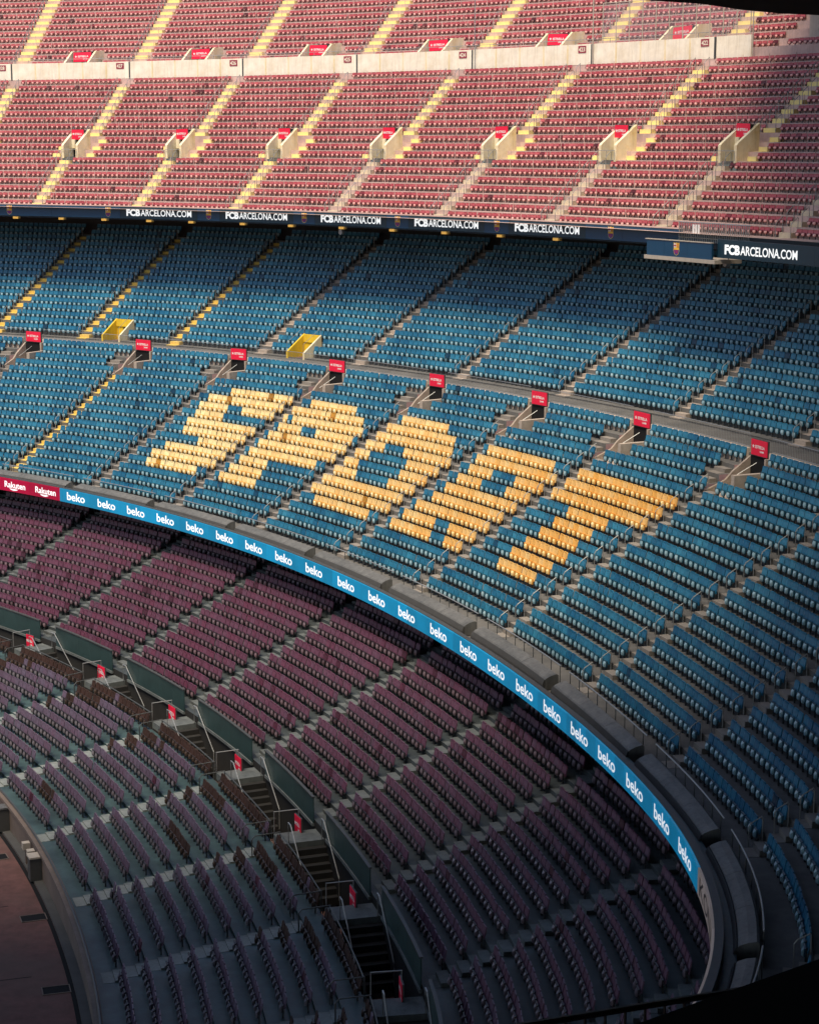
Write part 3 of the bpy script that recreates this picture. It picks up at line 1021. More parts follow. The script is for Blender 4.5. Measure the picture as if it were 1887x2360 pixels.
# lamps under the fascia
LS = [-63, -59.1, -55.4, -51.9, -48.2, -44.7, -40.4, -36.35, -32.1, -27.85, -23.5, -18.9, -14.3]
for i, s in enumerate(LS):
    o = empty("fascia_lamp", frame(s, FD + 0.1, FZ[0] - 0.25))
    tag(o, "small yellow lamp under the dark blue fascia board, %s from the left" % ORD[i], "lamp", "lamps under the fascia board")
    b = MB(); b.box(-0.26, 0.26, -0.16, 0.16, 0, 0.17); build(b, "housing", 'lamp', o)
    b = MB(); b.tube([(0, 0, 0.17), (0, 0, 0.26)], 0.03, 5); b.tube([(0.26, 0, 0.09), (0.42, 0, 0.09)], 0.02, 5); build(b, "bracket", 'rail_dark', o)
for s, d_, h_ in ((-33.0, 24.6, 6.2), (-0.2, 23.0, 6.45)):
    o = empty("loudspeaker", frame(s, d_, zz(h_)))
    tag(o, "small grey horn loudspeaker hanging in the dark under the fascia, %s one" % ("left" if s < -10 else "right"), "loudspeaker", "loudspeakers under the upper tier")
    b = MB(); b.tube([(0, -0.2, 0), (0, 0.05, 0)], 0.2, 8); build(b, "horn", 'steel', o)
    b = MB(); b.tube([(0, 0.05, 0), (0, 0.05, 0.5)], 0.03, 5); build(b, "hanger", 'rail_dark', o)

# ================================================================== upper tier: entrances with white wings
def yz(n):
    return row('up_front', n)


for i, v in enumerate(UF_V):
    d7, z7 = lip('up_front', 7), yz(7)[1]
    o = empty("winged_entrance", frame(v, d7, z7))
    tag(o, "cream winged entrance with dark door among the upper claret seats, %s from the left" % ORD[i], "entrance", "winged entrances of the upper tier")
    L4, H4 = 2 * 0.84, 2 * 0.57
    poly = [(-0.10, -0.1), (-0.10, 0.95), (0.05, 1.1), (L4, H4 + 1.15), (L4, -0.1)]
    b = MB(); b.prism(poly, -0.86, -0.62); build(b, "wing_wall", 'wing', o)
    b = MB(); b.prism(poly, 0.62, 0.86); build(b, "wing_wall", 'wing', o)
    b = MB(); b.box(-0.62, 0.62, 0.0, L4 + 2.5, -0.2, 0.004); build(b, "floor", 'conc', o)
    b = MB(); b.box(-0.62, 0.62, L4 - 0.5, L4, 1.45, H4 + 1.08); build(b, "lintel", 'dark', o)
    b = MB(); b.box(-0.60, -0.25, L4 - 0.7, L4 - 0.45, 0.7, 1.45); build(b, "inner_wall", 'wing', o)
    b = MB(); b.box(-0.62, 0.62, L4 - 0.42, L4 - 0.38, 0.005, 1.45); build(b, "doorway_shade_sheet", 'black', o)  # thin black sheet in place of the shade between the wings
    b = MB(); b.tube([(-0.8, -0.2, 0), (-0.8, -0.2, 0.62), (0.8, -0.2, 0.62), (0.8, -0.2, 0)], 0.022, 5); b.tube([(0, -0.2, 0), (0, -0.2, 0.62)], 0.018, 5)
    build(b, "guard_rail", 'steel', o)
    b = MB(); b.tube([(0.75, L4 * 0.45, H4 * 0.45 + 1.0), (0.75, L4, H4 + 1.4), (0.75, L4 + 0.1, H4 + 0.8)], 0.018, 5)
    b.tube([(-0.75, L4 * 0.45, H4 * 0.45 + 1.0), (-0.75, L4, H4 + 1.4), (-0.75, L4 + 0.1, H4 + 0.8)], 0.018, 5)
    build(b, "handrail", 'steel', o)
    red_sign(frame(v, d7 + L4 - 0.60, z7 + 1.42), 1.22, 0.84, "red sign with white star between cream wings, %s across the upper tier" % ORD[i], 0.06)

# cream wall across the upper tier, panel by panel
WD = 39.98
WBAR = [-84.5, -76.0, -67.6, -59.1, -50.8, -42.4, -33.95, -25.35, -16.75]
WZ0, WZ1 = yz(18)[1] + 0.50, zz(-7.28)
mb = MB(); mb.sweep([(WD + 0.012, WZ0 - 0.5), (WD + 0.012, WZ0 - 0.004), (WD + 0.15, WZ0 - 0.004), (WD + 0.15, WZ0 - 0.5)], S0, 14)
struct(build(mb, "upper_wall_base", 'conc_up'))
NUMS = ["429", "428", "427", "426", "425", "424", "423", "422"]
for i, (q0, q1) in enumerate(zip(WBAR[:-1], WBAR[1:])):
    o = empty("cream_parapet_wall", frame((q0 + q1) / 2, WD, WZ0))
    oinv = FM[o.name].inverted()
    tag(o, "cream parapet wall in panels across the upper tier, %s length from the left" % ORD[i], "wall", "cream parapet walls of the upper tier")
    n = 5
    for k in range(n):
        t0, t1 = q0 + (q1 - q0) * k / n, q0 + (q1 - q0) * (k + 1) / n
        b = MB(); b.sweep([(WD, WZ0), (WD, WZ1), (WD + 0.16, WZ1), (WD + 0.16, WZ0)], t0 + 0.05, t1 - 0.05)
        bal_local(build(b, "wall_panel", 'cream', o))
        b = MB(); b.sweep([(WD - 0.02, WZ0), (WD - 0.02, WZ1 - 0.03), (WD + 0.13, WZ1 - 0.03), (WD + 0.13, WZ0)], t1 - 0.05, t1 + 0.05, 0.1)
        bal_local(build(b, "joint", 'wing' if k < n - 1 else 'rail_dark', o))
    b = MB()
    b.tube([P3(s, WD + 0.1, WZ1 + 0.32) for s in np.linspace(q0, q1, 14)], 0.022, 5)
    for s in np.linspace(q0 + 0.2, q1 - 0.2, 9):
        b.tube([P3(s, WD + 0.1, WZ1), P3(s, WD + 0.1, WZ1 + 0.32)], 0.02, 4)
    bal_local(build(b, "top_rail", 'steel', o))
    num = MB(); num.sweep([(WD - 0.03, WZ1 - 0.62), (WD - 0.03, WZ1 - 0.12), (WD - 0.004, WZ1 - 0.12), (WD - 0.004, WZ1 - 0.62)], q1 - 0.95, q1 - 0.40)
    pl = bal_local(build(num, "number_plate", 'numb', o))
    q, _ = curved_text(pl, NUMS[i], q1 - 0.90, WD - 0.036, WZ1 - 0.52, 0.42, 'cream', 0.012, 1.0, fit=0.62)
    bal_local(q)
o = empty("cream_parapet_wall", frame(-15.5, WD, WZ0))
oinv = FM[o.name].inverted()
tag(o, "short last length of the cream parapet wall at the upper right", "wall")
b = MB(); b.sweep([(WD, WZ0), (WD, WZ1), (WD + 0.16, WZ1), (WD + 0.16, WZ0)], -16.65, -14.3); bal_local(build(b, "wall_panel", 'cream', o))
b = MB(); b.sweep([(WD + 0.4, WZ0), (WD + 0.4, WZ0 + 0.55), (WD + 0.6, WZ0 + 0.55), (WD + 0.6, WZ0)], -14.25, 14)
tag(build(b, "low_parapet_wall", 'conc_up'), "low pinkish wall right of the cream parapet at the upper right", "wall")
b = MB(); b.sweep([(WD + 3.0, WZ0), (WD + 3.0, WZ0 + 4.5), (WD + 3.2, WZ0 + 4.5), (WD + 3.2, WZ0)], -12.6, 14)
tag(build(b, "grey_block_wall", 'slab_edge'), "plain grey wall behind the top row at the upper right corner", "wall")

# poles and the mesh screen
for i, s in enumerate((-33.7, -25.2, -14.1)):
    b = MB(); b.tube([P3(s, WD - 0.12, WZ0 - 0.3), P3(s, WD - 0.12, WZ1 + 4.6)], 0.05 if i else 0.035, 6)
    tag(build(b, "net_pole", 'slab_edge' if i else 'steel'), ["thin grey pole standing at the cream wall, leftmost of three", "pale pole at the left end of the mesh screen", "thick pole at the right end of the mesh screen"][i], "pole", "poles at the cream wall")
o = empty("mesh_screen", frame(-19.6, WD + 0.05, WZ1))
oinv = FM[o.name].inverted()
tag(o, "tall see-through screen with thin uprights above the cream wall", "screen")
b = MB(); b.sweep([(WD + 0.05, WZ1 + 0.04), (WD + 0.05, WZ1 + 2.75)], -24.6, -14.3, closed=False); bal_local(build(b, "mesh_pane", 'glass', o))
for s in np.arange(-24.6, -14.2, 0.93):
    b = MB(); b.tube([P3(s, WD + 0.02, WZ1), P3(s, WD + 0.02, WZ1 + 2.8)], 0.04, 5); bal_local(build(b, "upright", 'slab_edge', o))
b = MB(); b.tube([P3(s, WD + 0.02, WZ1 + 2.8) for s in np.linspace(-24.6, -14.3, 12)], 0.03, 5); bal_local(build(b, "top_bar", 'slab_edge', o))

# entrances above the wall
for i, v in enumerate(TV):
    d0, z0 = lip('up_back', 0), row('up_back', 0)[1]
    o = empty("top_entrance", frame(v, d0, z0))
    tag(o, "cream boxed entrance standing just above the cream wall, %s from the left" % ORD[i], "entrance", "entrances above the cream wall")
    L3, H3 = 3 * 0.84, 3 * 0.6
    poly = [(0.0, -0.1), (0.0, 0.9), (1.3, 1.95), (L3 + 0.1, 2.05), (L3 + 0.1, -0.1)]
    b = MB(); b.prism(poly, -1.35, -1.16); build(b, "wing_wall", 'wing', o)
    b = MB(); b.prism(poly, 1.16, 1.35); build(b, "wing_wall", 'wing', o)
    b = MB(); b.box(-1.16, 1.16, L3, L3 + 0.1, 0.0, 2.0); build(b, "back_wall", 'dark', o)
    red_sign(frame(v, d0 + 1.0, z0 + 1.02), 1.95, 0.84, "red sign with white star just above the cream wall, %s from the left" % ORD[i], 0.1, tilt=R(-6))

# ================================================================== aisles: one step piece per row
def uf_s(u, d):
    return u - 0.15 * (d - 31)


def ub_s(u, d):
    return u - 0.12 * (d - 43)


_step_mesh = {}


def step_mesh(w, D, r, mat, top=True):
    key = (round(w, 2), D, r, mat, top)
    if key not in _step_mesh:
        b = MB()
        b.box(-w / 2, w / 2, 0.01, D - 0.42, -0.05, 0.012)
        b.box(-w / 2, w / 2, D - 0.42, D - 0.004, -0.05, r / 2)
        _step_mesh[key] = b.mesh("step", [mat])
    return _step_mesh[key]


def hoop_mesh(key, h, L, drop):
    k = ("hoop", key)
    if k not in _step_mesh:
        b = MB()
        b.tube([(0, 0, -0.05), (0, 0, h - 0.12), (0, 0.08, h), (0, L - 0.02, h + drop), (0, L, h + drop - 0.06), (0, L, drop - 0.3)], 0.022, 5)
        _step_mesh[k] = b.mesh("handrail", ['steel'])
    return _step_mesh[k]


def in_view(x, y, z, m=120):
    px, py, fw = pix(x, y, z)
    return -m < px < 1887 + m and -m < py < 2360 + m


RAILS = []


def aisle(t, idx, cen, w, mat, label, group, rows=None, shift=None, rails=(), rail_label=None, rail_key=None, rail_skip=1):
    T = TIERS[t]
    rows = range(T['n'] - 1) if rows is None else rows
    root = None
    for n in rows:
        d0, z = lip(t, n), row(t, n)[1]
        s = cen(n, d0 + T['D'] / 2)
        sh = float(shift(s)) if shift is not None else 0.0
        p = P3(s, d0 + sh, z)
        if not in_view(*p, 200):
            continue
        fm = frame(s, d0 + sh, z)
        if root is None:
            root = empty("aisle_stairs", fm)
            tag(root, label, "stairs", group)
            rinv_ = fm.inverted()
        o = link("step", step_mesh(w, T['D'], T['r'], mat), root, rinv_ @ fm)
        for x in rails:
            if n % rail_skip or rail_label is None:
                continue
            side = "left" if x < 0 else "right"
            px, py, fw = pix(*p)
            hm = hoop_mesh(rail_key, 0.84, 0.46, T['r'] * 0.52)
            RAILS.append((fw if 0 < px < 1887 and 0 < py < 2300 else 999, hm, fm @ Matrix.Translation((x, 0.30, 0.0)),
                          rail_label % (ORD[min(n, 19)], side), group.replace("aisle stairs", "handrails")))
    return root


for i, a in enumerate(MF_A):
    lim = 13 if a < 30 else 16
    mt = 'yellow' if i == 2 else 'step'
    aisle('mid_front', i, lambda n, d, a=a: mf_s(a, d), 0.84, mt,
          "%s aisle stairs through the blue seats below the walkway, %s from the left" % ("yellow edged" if i == 2 else "grey concrete", ORD[i]),
          "aisle stairs of the front part of the middle tier", range(-0, lim + 1), mid_shift,
          (-0.47,), "steel hoop rail at the %s row, %s of the " + ORD[i] + " aisle below the walkway", "mf")
    if a < 30:
        aisle('mid_front', i, lambda n, d, a=a: mf_s(a + 0.15, 16.2) - 1.55, 1.0, 'step',
              "concrete steps left of the dark walkway entrance, %s from the left" % ORD[i],
              "aisle stairs beside the middle tier entrances", range(14, 16), mid_shift)
for i, a in enumerate(MB_A):
    mt = 'yellow' if i <= 3 else 'step_pale'
    aisle('mid_back', i, lambda n, d, a=a: a - 0.02 * (d - 27), 1.0, mt,
          "%s aisle stairs through the blue seats above the walkway, %s from the left" % ("yellow" if i <= 3 else "worn grey", ORD[i]),
          "aisle stairs of the rear part of the middle tier", None, None,
          (-0.47,), "steel hoop rail at the %s row, %s of the " + ORD[i] + " aisle above the walkway", "mb")
for i, v in enumerate(UF_V):
    aisle('up_front', i, lambda n, d, v=v: uf_s(v - 0.5, d), 1.05, 'cream_step' if i < 4 else 'beige_step',
          "%s aisle stairs below the winged entrance, %s across the upper tier" % ("cream yellow" if i < 4 else "grey beige", ORD[i]), "lower aisle stairs of the upper tier", range(0, 7), None,
          (-0.68, 0.68), "hoop rail, %s row, %s of the cream aisle below the " + ORD[i] + " winged entrance", "uf")
    for dx, nm in ((-1.3, "left"), (1.3, "right")):
        aisle('up_front', i, lambda n, d, v=v, dx=dx: v + dx, 0.8, 'cream_step',
              "cream yellow steps along the %s wing of the entrance, %s across the upper tier" % (nm, ORD[i]), "side steps of the upper tier entrances", range(7, 10))
    aisle('up_front', i, lambda n, d, v=v: uf_s(v + 0.5, d), 1.15, 'cream_step',
          "cream yellow aisle stairs above the winged entrance, %s across the upper tier" % ORD[i], "upper aisle stairs of the upper tier", range(10, 18), None,
          (-0.68, 0.68), "hoop rail, %s row, %s of the cream aisle above the " + ORD[i] + " winged entrance", "uf", 1)
for i, a in enumerate(UB_A):
    aisle('up_back', i, lambda n, d, a=a: ub_s(a, d), 1.35, 'cream_step',
          "cream aisle stairs above the cream wall, %s from the left" % ORD[i], "aisle stairs above the cream wall", None, None,
          (-0.78,), "hoop rail, %s row, %s of the " + ORD[i] + " aisle above the cream wall", "ub")
for i, a in enumerate(LF_A):
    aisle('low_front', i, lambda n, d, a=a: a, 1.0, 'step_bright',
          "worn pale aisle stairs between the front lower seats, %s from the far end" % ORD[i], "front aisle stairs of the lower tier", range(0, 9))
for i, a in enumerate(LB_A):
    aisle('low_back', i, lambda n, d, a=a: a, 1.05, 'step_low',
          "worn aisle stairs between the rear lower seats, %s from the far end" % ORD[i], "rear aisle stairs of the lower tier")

RAILS.sort(key=lambda q: q[0])
for q in RAILS[:300]:
    tag(link("handrail", q[1], None, q[2]), q[3], "handrail", q[4])
b = MB()
for q in RAILS[300:]:
    b.add([q[2] @ v.co for v in q[1].vertices], [tuple(p.vertices) for p in q[1].polygons])
if b.v:
    stuff(build(b, "far_handrails", 'steel'), "thin hoop handrails along the distant aisles", "handrails")

# ================================================================== seats
def seat_parts():
    back, pan, br = MB(), MB(), MB()
    out = [(-.222, .43), (.222, .43), (.222, .78), (.18, .85), (-.18, .85), (-.222, .78)]
    y = lambda z: .13 + .20 * (z - .43)
    f = [(x, y(z), z) for x, z in out]
    bk = [(x, y(z) + .045, z) for x, z in out]
    # slightly hollow front: two inner points
    ins = [(-.12, y(.52) + .02, .52), (.12, y(.52) + .02, .52), (.10, y(.76) + .02, .76), (-.10, y(.76) + .02, .76)]
    back.add(f + bk + ins, [(0, 1, 13, 12), (1, 2, 14, 13), (2, 3, 14), (3, 4, 15, 14), (4, 5, 15), (5, 0, 12, 15), (12, 13, 14, 15),
                            (11, 10, 9, 8, 7, 6), (0, 6, 7, 1), (1, 7, 8, 2), (2, 8, 9, 3), (3, 9, 10, 4), (4, 10, 11, 5), (5, 11, 6, 0)])
    ring = [(-.20, .56), (.20, .56), (.20, .42), (.16, .28), (.06, .22), (-.06, .22), (-.16, .28), (-.20, .42)]
    o1 = [(x, .10, z) for x, z in ring]
    o2 = [(x * .93, .055, .40 + (z - .40) * .93) for x, z in ring]
    o3 = [(x * .54, .050, .385 + (z - .40) * .80) for x, z in ring]
    o4 = [(x * .28, -.015, .355 + (z - .40) * .42) for x, z in ring]
    n = 8
    fs = [(k * n + i, k * n + (i + 1) % n, (k + 1) * n + (i + 1) % n, (k + 1) * n + i) for k in range(2) for i in range(n)]
    pan.add(o1 + o2 + o3 + o4, fs, 3)
    pan.f += [(2 * n + i, 2 * n + (i + 1) % n, 3 * n + (i + 1) % n, 3 * n + i) for i in range(n)] + [tuple(range(3 * n, 4 * n))]
    pan.m += [1] * (n + 1)
    br.box(-.025, .025, .09, .15, 0, .5)
    br.box(-.24, .24, .10, .14, .36, .41)
    return back, pan, br


SB, SP, SBR = seat_parts()
ALLV = np.array(SB.v + SP.v + SBR.v)
ALLF = [tuple(f) for f in SB.f] + [tuple(i + len(SB.v) for i in f) for f in SP.f] + [tuple(i + len(SB.v) + len(SP.v) for i in f) for f in SBR.f]
ALLM = [0] * len(SB.f) + list(SP.m) + [2] * len(SBR.f)
ALLS = [False] * len(SB.f) + [m == 1 for m in SP.m] + [False] * len(SBR.f)
_ln = np.array([len(f) for f in ALLF])
_li = np.array([i for f in ALLF for i in f])


def seats_mesh(name, seats, mats, zs=1.0):
    """one joined mesh; seats = list of (x, y, z, tx, ty, tone)"""
    A = np.array(seats)
    n, nv = len(A), len(ALLV)
    tx, ty = A[:, 3], A[:, 4]
    X = A[:, 0, None] + tx[:, None] * ALLV[None, :, 0] - ty[:, None] * ALLV[None, :, 1]
    Y = A[:, 1, None] + ty[:, None] * ALLV[None, :, 0] + tx[:, None] * ALLV[None, :, 1]
    Z = A[:, 2, None] + ALLV[None, :, 2] * zs
    co = np.stack([X, Y, Z], 2).reshape(-1)
    me = bpy.data.meshes.new(name)
    me.vertices.add(n * nv)
    me.vertices.foreach_set("co", co)
    loops = (_li[None] + (np.arange(n) * nv)[:, None]).reshape(-1)
    me.loops.add(len(loops))
    me.loops.foreach_set("vertex_index", loops.astype(np.int32))
    st = np.concatenate([[0], np.cumsum(_ln)[:-1]])
    starts = (st[None] + (np.arange(n) * _ln.sum())[:, None]).reshape(-1)
    me.polygons.add(n * len(_ln))
    me.polygons.foreach_set("loop_start", starts.astype(np.int32))
    me.polygons.foreach_set("material_index", np.tile(ALLM, n).astype(np.int32))
    me.polygons.foreach_set("use_smooth", np.tile(ALLS, n))
    at = me.attributes.new("tone", 'FLOAT', 'POINT')
    at.data.foreach_set("value", np.repeat(A[:, 5], nv).astype(np.float32))
    for m in mats:
        me.materials.append(M[m])
    me.update(calc_edges=True)
    me.validate()
    return me


SEATS = {'blue': [], 'yellow': [], 'claret': [], 'purple': [], 'brown': []}
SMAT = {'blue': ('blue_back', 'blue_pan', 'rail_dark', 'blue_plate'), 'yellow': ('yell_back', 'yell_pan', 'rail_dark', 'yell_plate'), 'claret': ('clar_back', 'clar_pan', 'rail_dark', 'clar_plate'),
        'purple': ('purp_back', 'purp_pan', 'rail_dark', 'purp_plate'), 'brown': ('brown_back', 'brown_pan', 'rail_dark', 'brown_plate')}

# the letters S P O R T in yellow seats: outlines in (metres along the row, row number), and their counters
LET = {
    'S': [(-33.7, 11.39), (-31.72, 12.42), (-24.98, 11.69), (-25.31, 9.65), (-29.19, 9.77), (-31.01, 10.06), (-31.11, 8.98), (-28.71, 8.25), (-27.16, 8.18), (-26.04, 7.43), (-26.28, 6.63), (-25.97, 4.5), (-27.62, 2.8), (-32.67, 2.73), (-33.37, 3.26), (-32.82, 5.27), (-28.92, 5.31), (-28.61, 5.61), (-32.13, 6.16), (-33.06, 7.2), (-33.67, 8.91), (-33.72, 10.36)] ,
    'P': [(-25.07, 12.05), (-23.38, 12.25), (-20.73, 11.84), (-19.17, 11.1), (-18.48, 10.11), (-18.04, 8.52), (-17.13, 6.27), (-18.61, 5.85), (-22.19, 5.59), (-22.5, 4.55), (-21.68, 2.84), (-25.59, 2.65), (-25.48, 3.43), (-25.39, 7.86)] ,
    'Ph': [(-23.36, 8.95), (-22.66, 9.44), (-21.68, 9.03), (-21.5, 8.26), (-22.49, 7.94), (-23.47, 8.33)] ,
    'O': [(-16.04, 12.26), (-13.89, 12.38), (-11.38, 11.58), (-9.91, 10.58), (-8.68, 8.86), (-8.7, 7.36), (-8.58, 5.66), (-8.46, 3.7), (-9.94, 2.64), (-12.69, 2.28), (-15.42, 2.77), (-16.97, 3.74), (-17.86, 5.56), (-17.93, 7.85), (-17.5, 10.0), (-16.98, 11.5)] ,
    'Oh': [(-15.16, 8.99), (-13.63, 8.98), (-12.14, 8.27), (-11.45, 7.25), (-11.29, 5.97), (-12.16, 5.16), (-13.83, 5.42), (-15.05, 6.16), (-15.77, 7.68)] ,
    'R': [(-7.43, 11.58), (-5.37, 11.75), (-2.26, 11.22), (-0.07, 10.55), (0.75, 9.74), (0.76, 8.51), (1.14, 6.88), (0.14, 6.16), (0.83, 4.78), (1.14, 2.32), (-1.41, 2.08), (-1.91, 3.31), (-2.56, 2.74), (-7.11, 2.45), (-7.15, 4.15), (-6.98, 7.42)] ,
    'Rh': [(-4.7, 9.0), (-2.6, 9.0), (-2.2, 7.6), (-4.2, 7.5)] ,
    'Rg': [(-4.28, 4.2), (-2.93, 4.18), (-1.44, 2.32), (-2.89, 2.44)] ,
    'T': [(1.0, 11.45), (9.7, 11.45), (9.9, 8.0), (7.5, 7.95), (8.1, 2.5), (4.0, 2.5), (4.0, 7.95), (1.1, 8.0)] ,
}


def inside(poly, x, y):
    c = False
    j = len(poly) - 1
    for i in range(len(poly)):
        xi, yi = poly[i]
        xj, yj = poly[j]
        if (yi > y) != (yj > y) and x < (xj - xi) * (y - yi) / (yj - yi) + xi:
            c = not c
        j = i
    return c


def is_letter(u, n):
    v = n - 0.12
    if not any(inside(LET[k], u, v) for k in "SPORT"):
        return False
    return not any(inside(LET[k], u, v) for k in ("Ph", "Oh", "Rh", "Rg"))


def tone():
    v = rng.beta(2.0, 2.2)
    return float(v)


def fill(t, n, s0, s1, colour, place, info, pitch=0.485):
    """seats of one row between s0 and s1 (already without the aisles)"""
    d, z = row(t, n)
    st = stretch((s0 + s1) / 2, d)
    L = (s1 - s0) * st
    k = int(L / pitch)
    if k < 1:
        return
    pt = L / k if L / k < pitch * 1.06 else pitch
    off = (L - pt * k) / 2
    for i in range(k):
        s = s0 + (off + (i + 0.5) * pt) / st
        dd = d + place(s)
        x, y = P2(s, dd)
        if not in_view(float(x), float(y), z + 0.5, 70):
            continue
        tx, ty = tang(s)
        c, tn = colour(s, dd, n)
        if c is None:
            continue
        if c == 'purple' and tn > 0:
            tn = 0.30 * tn + (0.62 if t == 'low_front' else 0.02 + 0.30 * min(1.0, max(0.0, (s + 10) / 45)))  # bluish light painted into the tone: all front rows, rear rows towards the near end
        elif tn > 0 and c != 'yellow':
            tn = min(1.0, max(0.02, 0.55 * tn + 0.45 * (0.5 + 0.35 * math.sin(s * 0.9 + d * 0.7) + 0.25 * math.sin(s * 2.3 - d * 1.9 + 1.0))))
        if rng.random() < 0.012:
            tn = -0.25 - 0.5 * rng.random()
        ja = rng.normal(0, 0.028)
        tx, ty = tx * math.cos(ja) - ty * math.sin(ja), tx * math.sin(ja) + ty * math.cos(ja)
        dj = rng.normal(0, 0.012)
        x, y = P2(s, dd + dj)
        SEATS[c].append((float(x), float(y), z, tx, ty, tn, info(n), i))


def blocks(t, n, cuts, s_lo, s_hi):
    """cuts = list of (lo, hi) taken out of the row"""
    cuts = sorted(c for c in cuts if c[1] > s_lo and c[0] < s_hi)
    x = s_lo
    k = 0
    for lo, hi in cuts:
        if lo > x:
            yield k, x, lo
        k += 1
        x = max(x, hi)
    if x < s_hi:
        yield k, x, s_hi


# --- middle tier, front part
for n in range(17):
    d = row('mid_front', n)[0]
    cuts = []
    for a in MF_A:
        c = mf_s(a, d)
        k = 1 / stretch(c, d)
        if n >= 14 and a < 30:
            v = mf_s(a + 0.15, 16.2)
            cuts.append((v - (1.1 if n == 16 else 2.1) * k, v + (1.05 if n == 16 else 1.8) * k))
        else:
            cuts.append((c - 0.50 * k, c + 0.48 * k))

    def col(s, dd, n):
        u = s + 0.09 * (row('mid_front', n)[0] - 10)
        if is_letter(u, n):
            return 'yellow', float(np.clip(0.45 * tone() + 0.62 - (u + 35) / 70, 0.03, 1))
        return 'blue', tone()
    for k, q0, q1 in blocks('mid_front', n, cuts, -78, 52.5):
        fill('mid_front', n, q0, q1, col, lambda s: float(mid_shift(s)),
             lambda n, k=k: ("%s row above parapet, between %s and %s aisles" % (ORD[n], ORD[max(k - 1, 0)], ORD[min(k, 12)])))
# --- middle tier, rear part
for n in range(17):
    d = row('mid_back', n)[0]
    cuts = []
    for a in MB_A:
        c = a - 0.02 * (d - 27)
        k = 1 / stretch(c, d)
        cuts.append((c - 0.58 * k, c + 0.56 * k))
    if n < 2:
        cuts += [(v - 0.85, v + 0.85) for v in YV]
    for k, q0, q1 in blocks('mid_back', n, cuts, -88, 32):
        fill('mid_back', n, q0, q1, lambda s, dd, n: ('blue', tone()), lambda s: 0.0,
             lambda n: "%s row above the middle walkway" % ORD[n])


def claret(s, dd, n):
    if rng.random() < 0.006:
        return 'claret', -0.85
    return 'claret', tone()


# --- upper tier
for n in range(19):
    d = row('up_front', n)[0]
    cuts = []
    for v in UF_V:
        if n < 7:
            c = uf_s(v - 0.5, d); h0 = h1 = 0.68
        elif n < 10:
            c = v; h0, h1 = 1.75, 1.85
        else:
            c = uf_s(v + 0.5, d); h0 = h1 = 0.68
        k = 1 / stretch(c, d)
        cuts.append((c - h0 * k, c + h1 * k))
    for k, q0, q1 in blocks('up_front', n, cuts, S0, 14):
        fill('up_front', n, q0, q1, claret, lambda s: 0.0, lambda n, k=k: "%s row above fascia, between %s and %s winged entrances" % (ORD[n], ORD[max(k - 1, 0)], ORD[k]))
for n in range(17):
    d = row('up_back', n)[0]
    cuts = []
    for a in UB_A:
        c = ub_s(a, d); k = 1 / stretch(c, d)
        cuts.append((c - 0.80 * k, c + 0.80 * k))
    if n < 3:
        cuts += [(v - 1.1, v + 1.1) for v in TV]
    for k, q0, q1 in blocks('up_back', n, cuts, S0, -14.0):
        fill('up_back', n, q0, q1, claret, lambda s: 0.0, lambda n: "%s row above the cream wall" % ORD[n])
fill('up_back', 0, -13.0, 8, claret, lambda s: -0.5, lambda n: "the single row right of the mesh screen")

# --- lower tier
for n in range(10):
    d = row('low_front', n)[0]
    cuts = []
    for a in LF_A:
        k = 1 / stretch(a, d)
        cuts.append((a - 0.66 * k, a + 0.66 * k))

    def col(s, dd, n):
        q = min((s - a for a in LF_A if s > a), default=9)
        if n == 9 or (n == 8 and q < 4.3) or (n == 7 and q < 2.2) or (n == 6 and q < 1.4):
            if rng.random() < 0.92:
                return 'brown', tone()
        if (n == 5 and 11.3 < s < 15.2) or (n == 1 and 0 < s < 3 and rng.random() < .5):
            return 'brown', tone() * 0.4
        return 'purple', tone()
    for k, q0, q1 in blocks('low_front', n, cuts, -58, 44):
        fill('low_front', n, q0, q1, col, lambda s: 0.0, lambda n, k=k: "%s row from track, between %s and %s front aisles" % (ORD[n], ORD[max(k - 1, 0)], ORD[min(k, 9)]))
for n in range(16):
    d = row('low_back', n)[0]
    cuts = []
    for a in LB_A:
        k = 1 / stretch(a, d)
        cuts.append((a - 0.60 * k, a + 0.60 * k))

    def col(s, dd, n):
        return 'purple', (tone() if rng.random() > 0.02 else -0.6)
    for k, q0, q1 in blocks('low_back', n, cuts, -58, 50):
        fill('low_back', n, q0, q1, col, lambda s: 0.0, lambda n, k=k: "%s row behind trench, between %s and %s rear aisles" % (ORD[n], ORD[max(k - 1, 0)], ORD[min(k, 9)]))

NAME = {'blue': "blue_stadium_seat", 'yellow': "yellow_stadium_seat", 'claret': "claret_stadium_seat", 'purple': "faded_stadium_seat", 'brown': "brown_stadium_seat"}
LOOK = {'blue': "blue tip-up seat", 'yellow': "yellow seat", 'claret': "claret seat",
        'purple': "faded claret seat", 'brown': "dark brown seat"}
REST = {'blue': "thousands of blue tip-up seats filling the middle tier", 'yellow': "remaining yellow seats of the big letters on the middle tier",
        'claret': "rows of claret seats filling the bright upper tier", 'purple': "rows of faded claret seats filling the dim lower tier",
        'brown': "remaining dark brown seats of the lower tier"}


def seat_px(q):
    px, py, fw = pix(q[0], q[1], q[2] + 0.5)
    if not (5 < px < 1882 and 5 < py < 2355) or py > 2355 - (px - 1440) * 0.3266:
        return -1
    # under the ribbon board (lower tier) nothing of the seat may show
    return 1 / fw


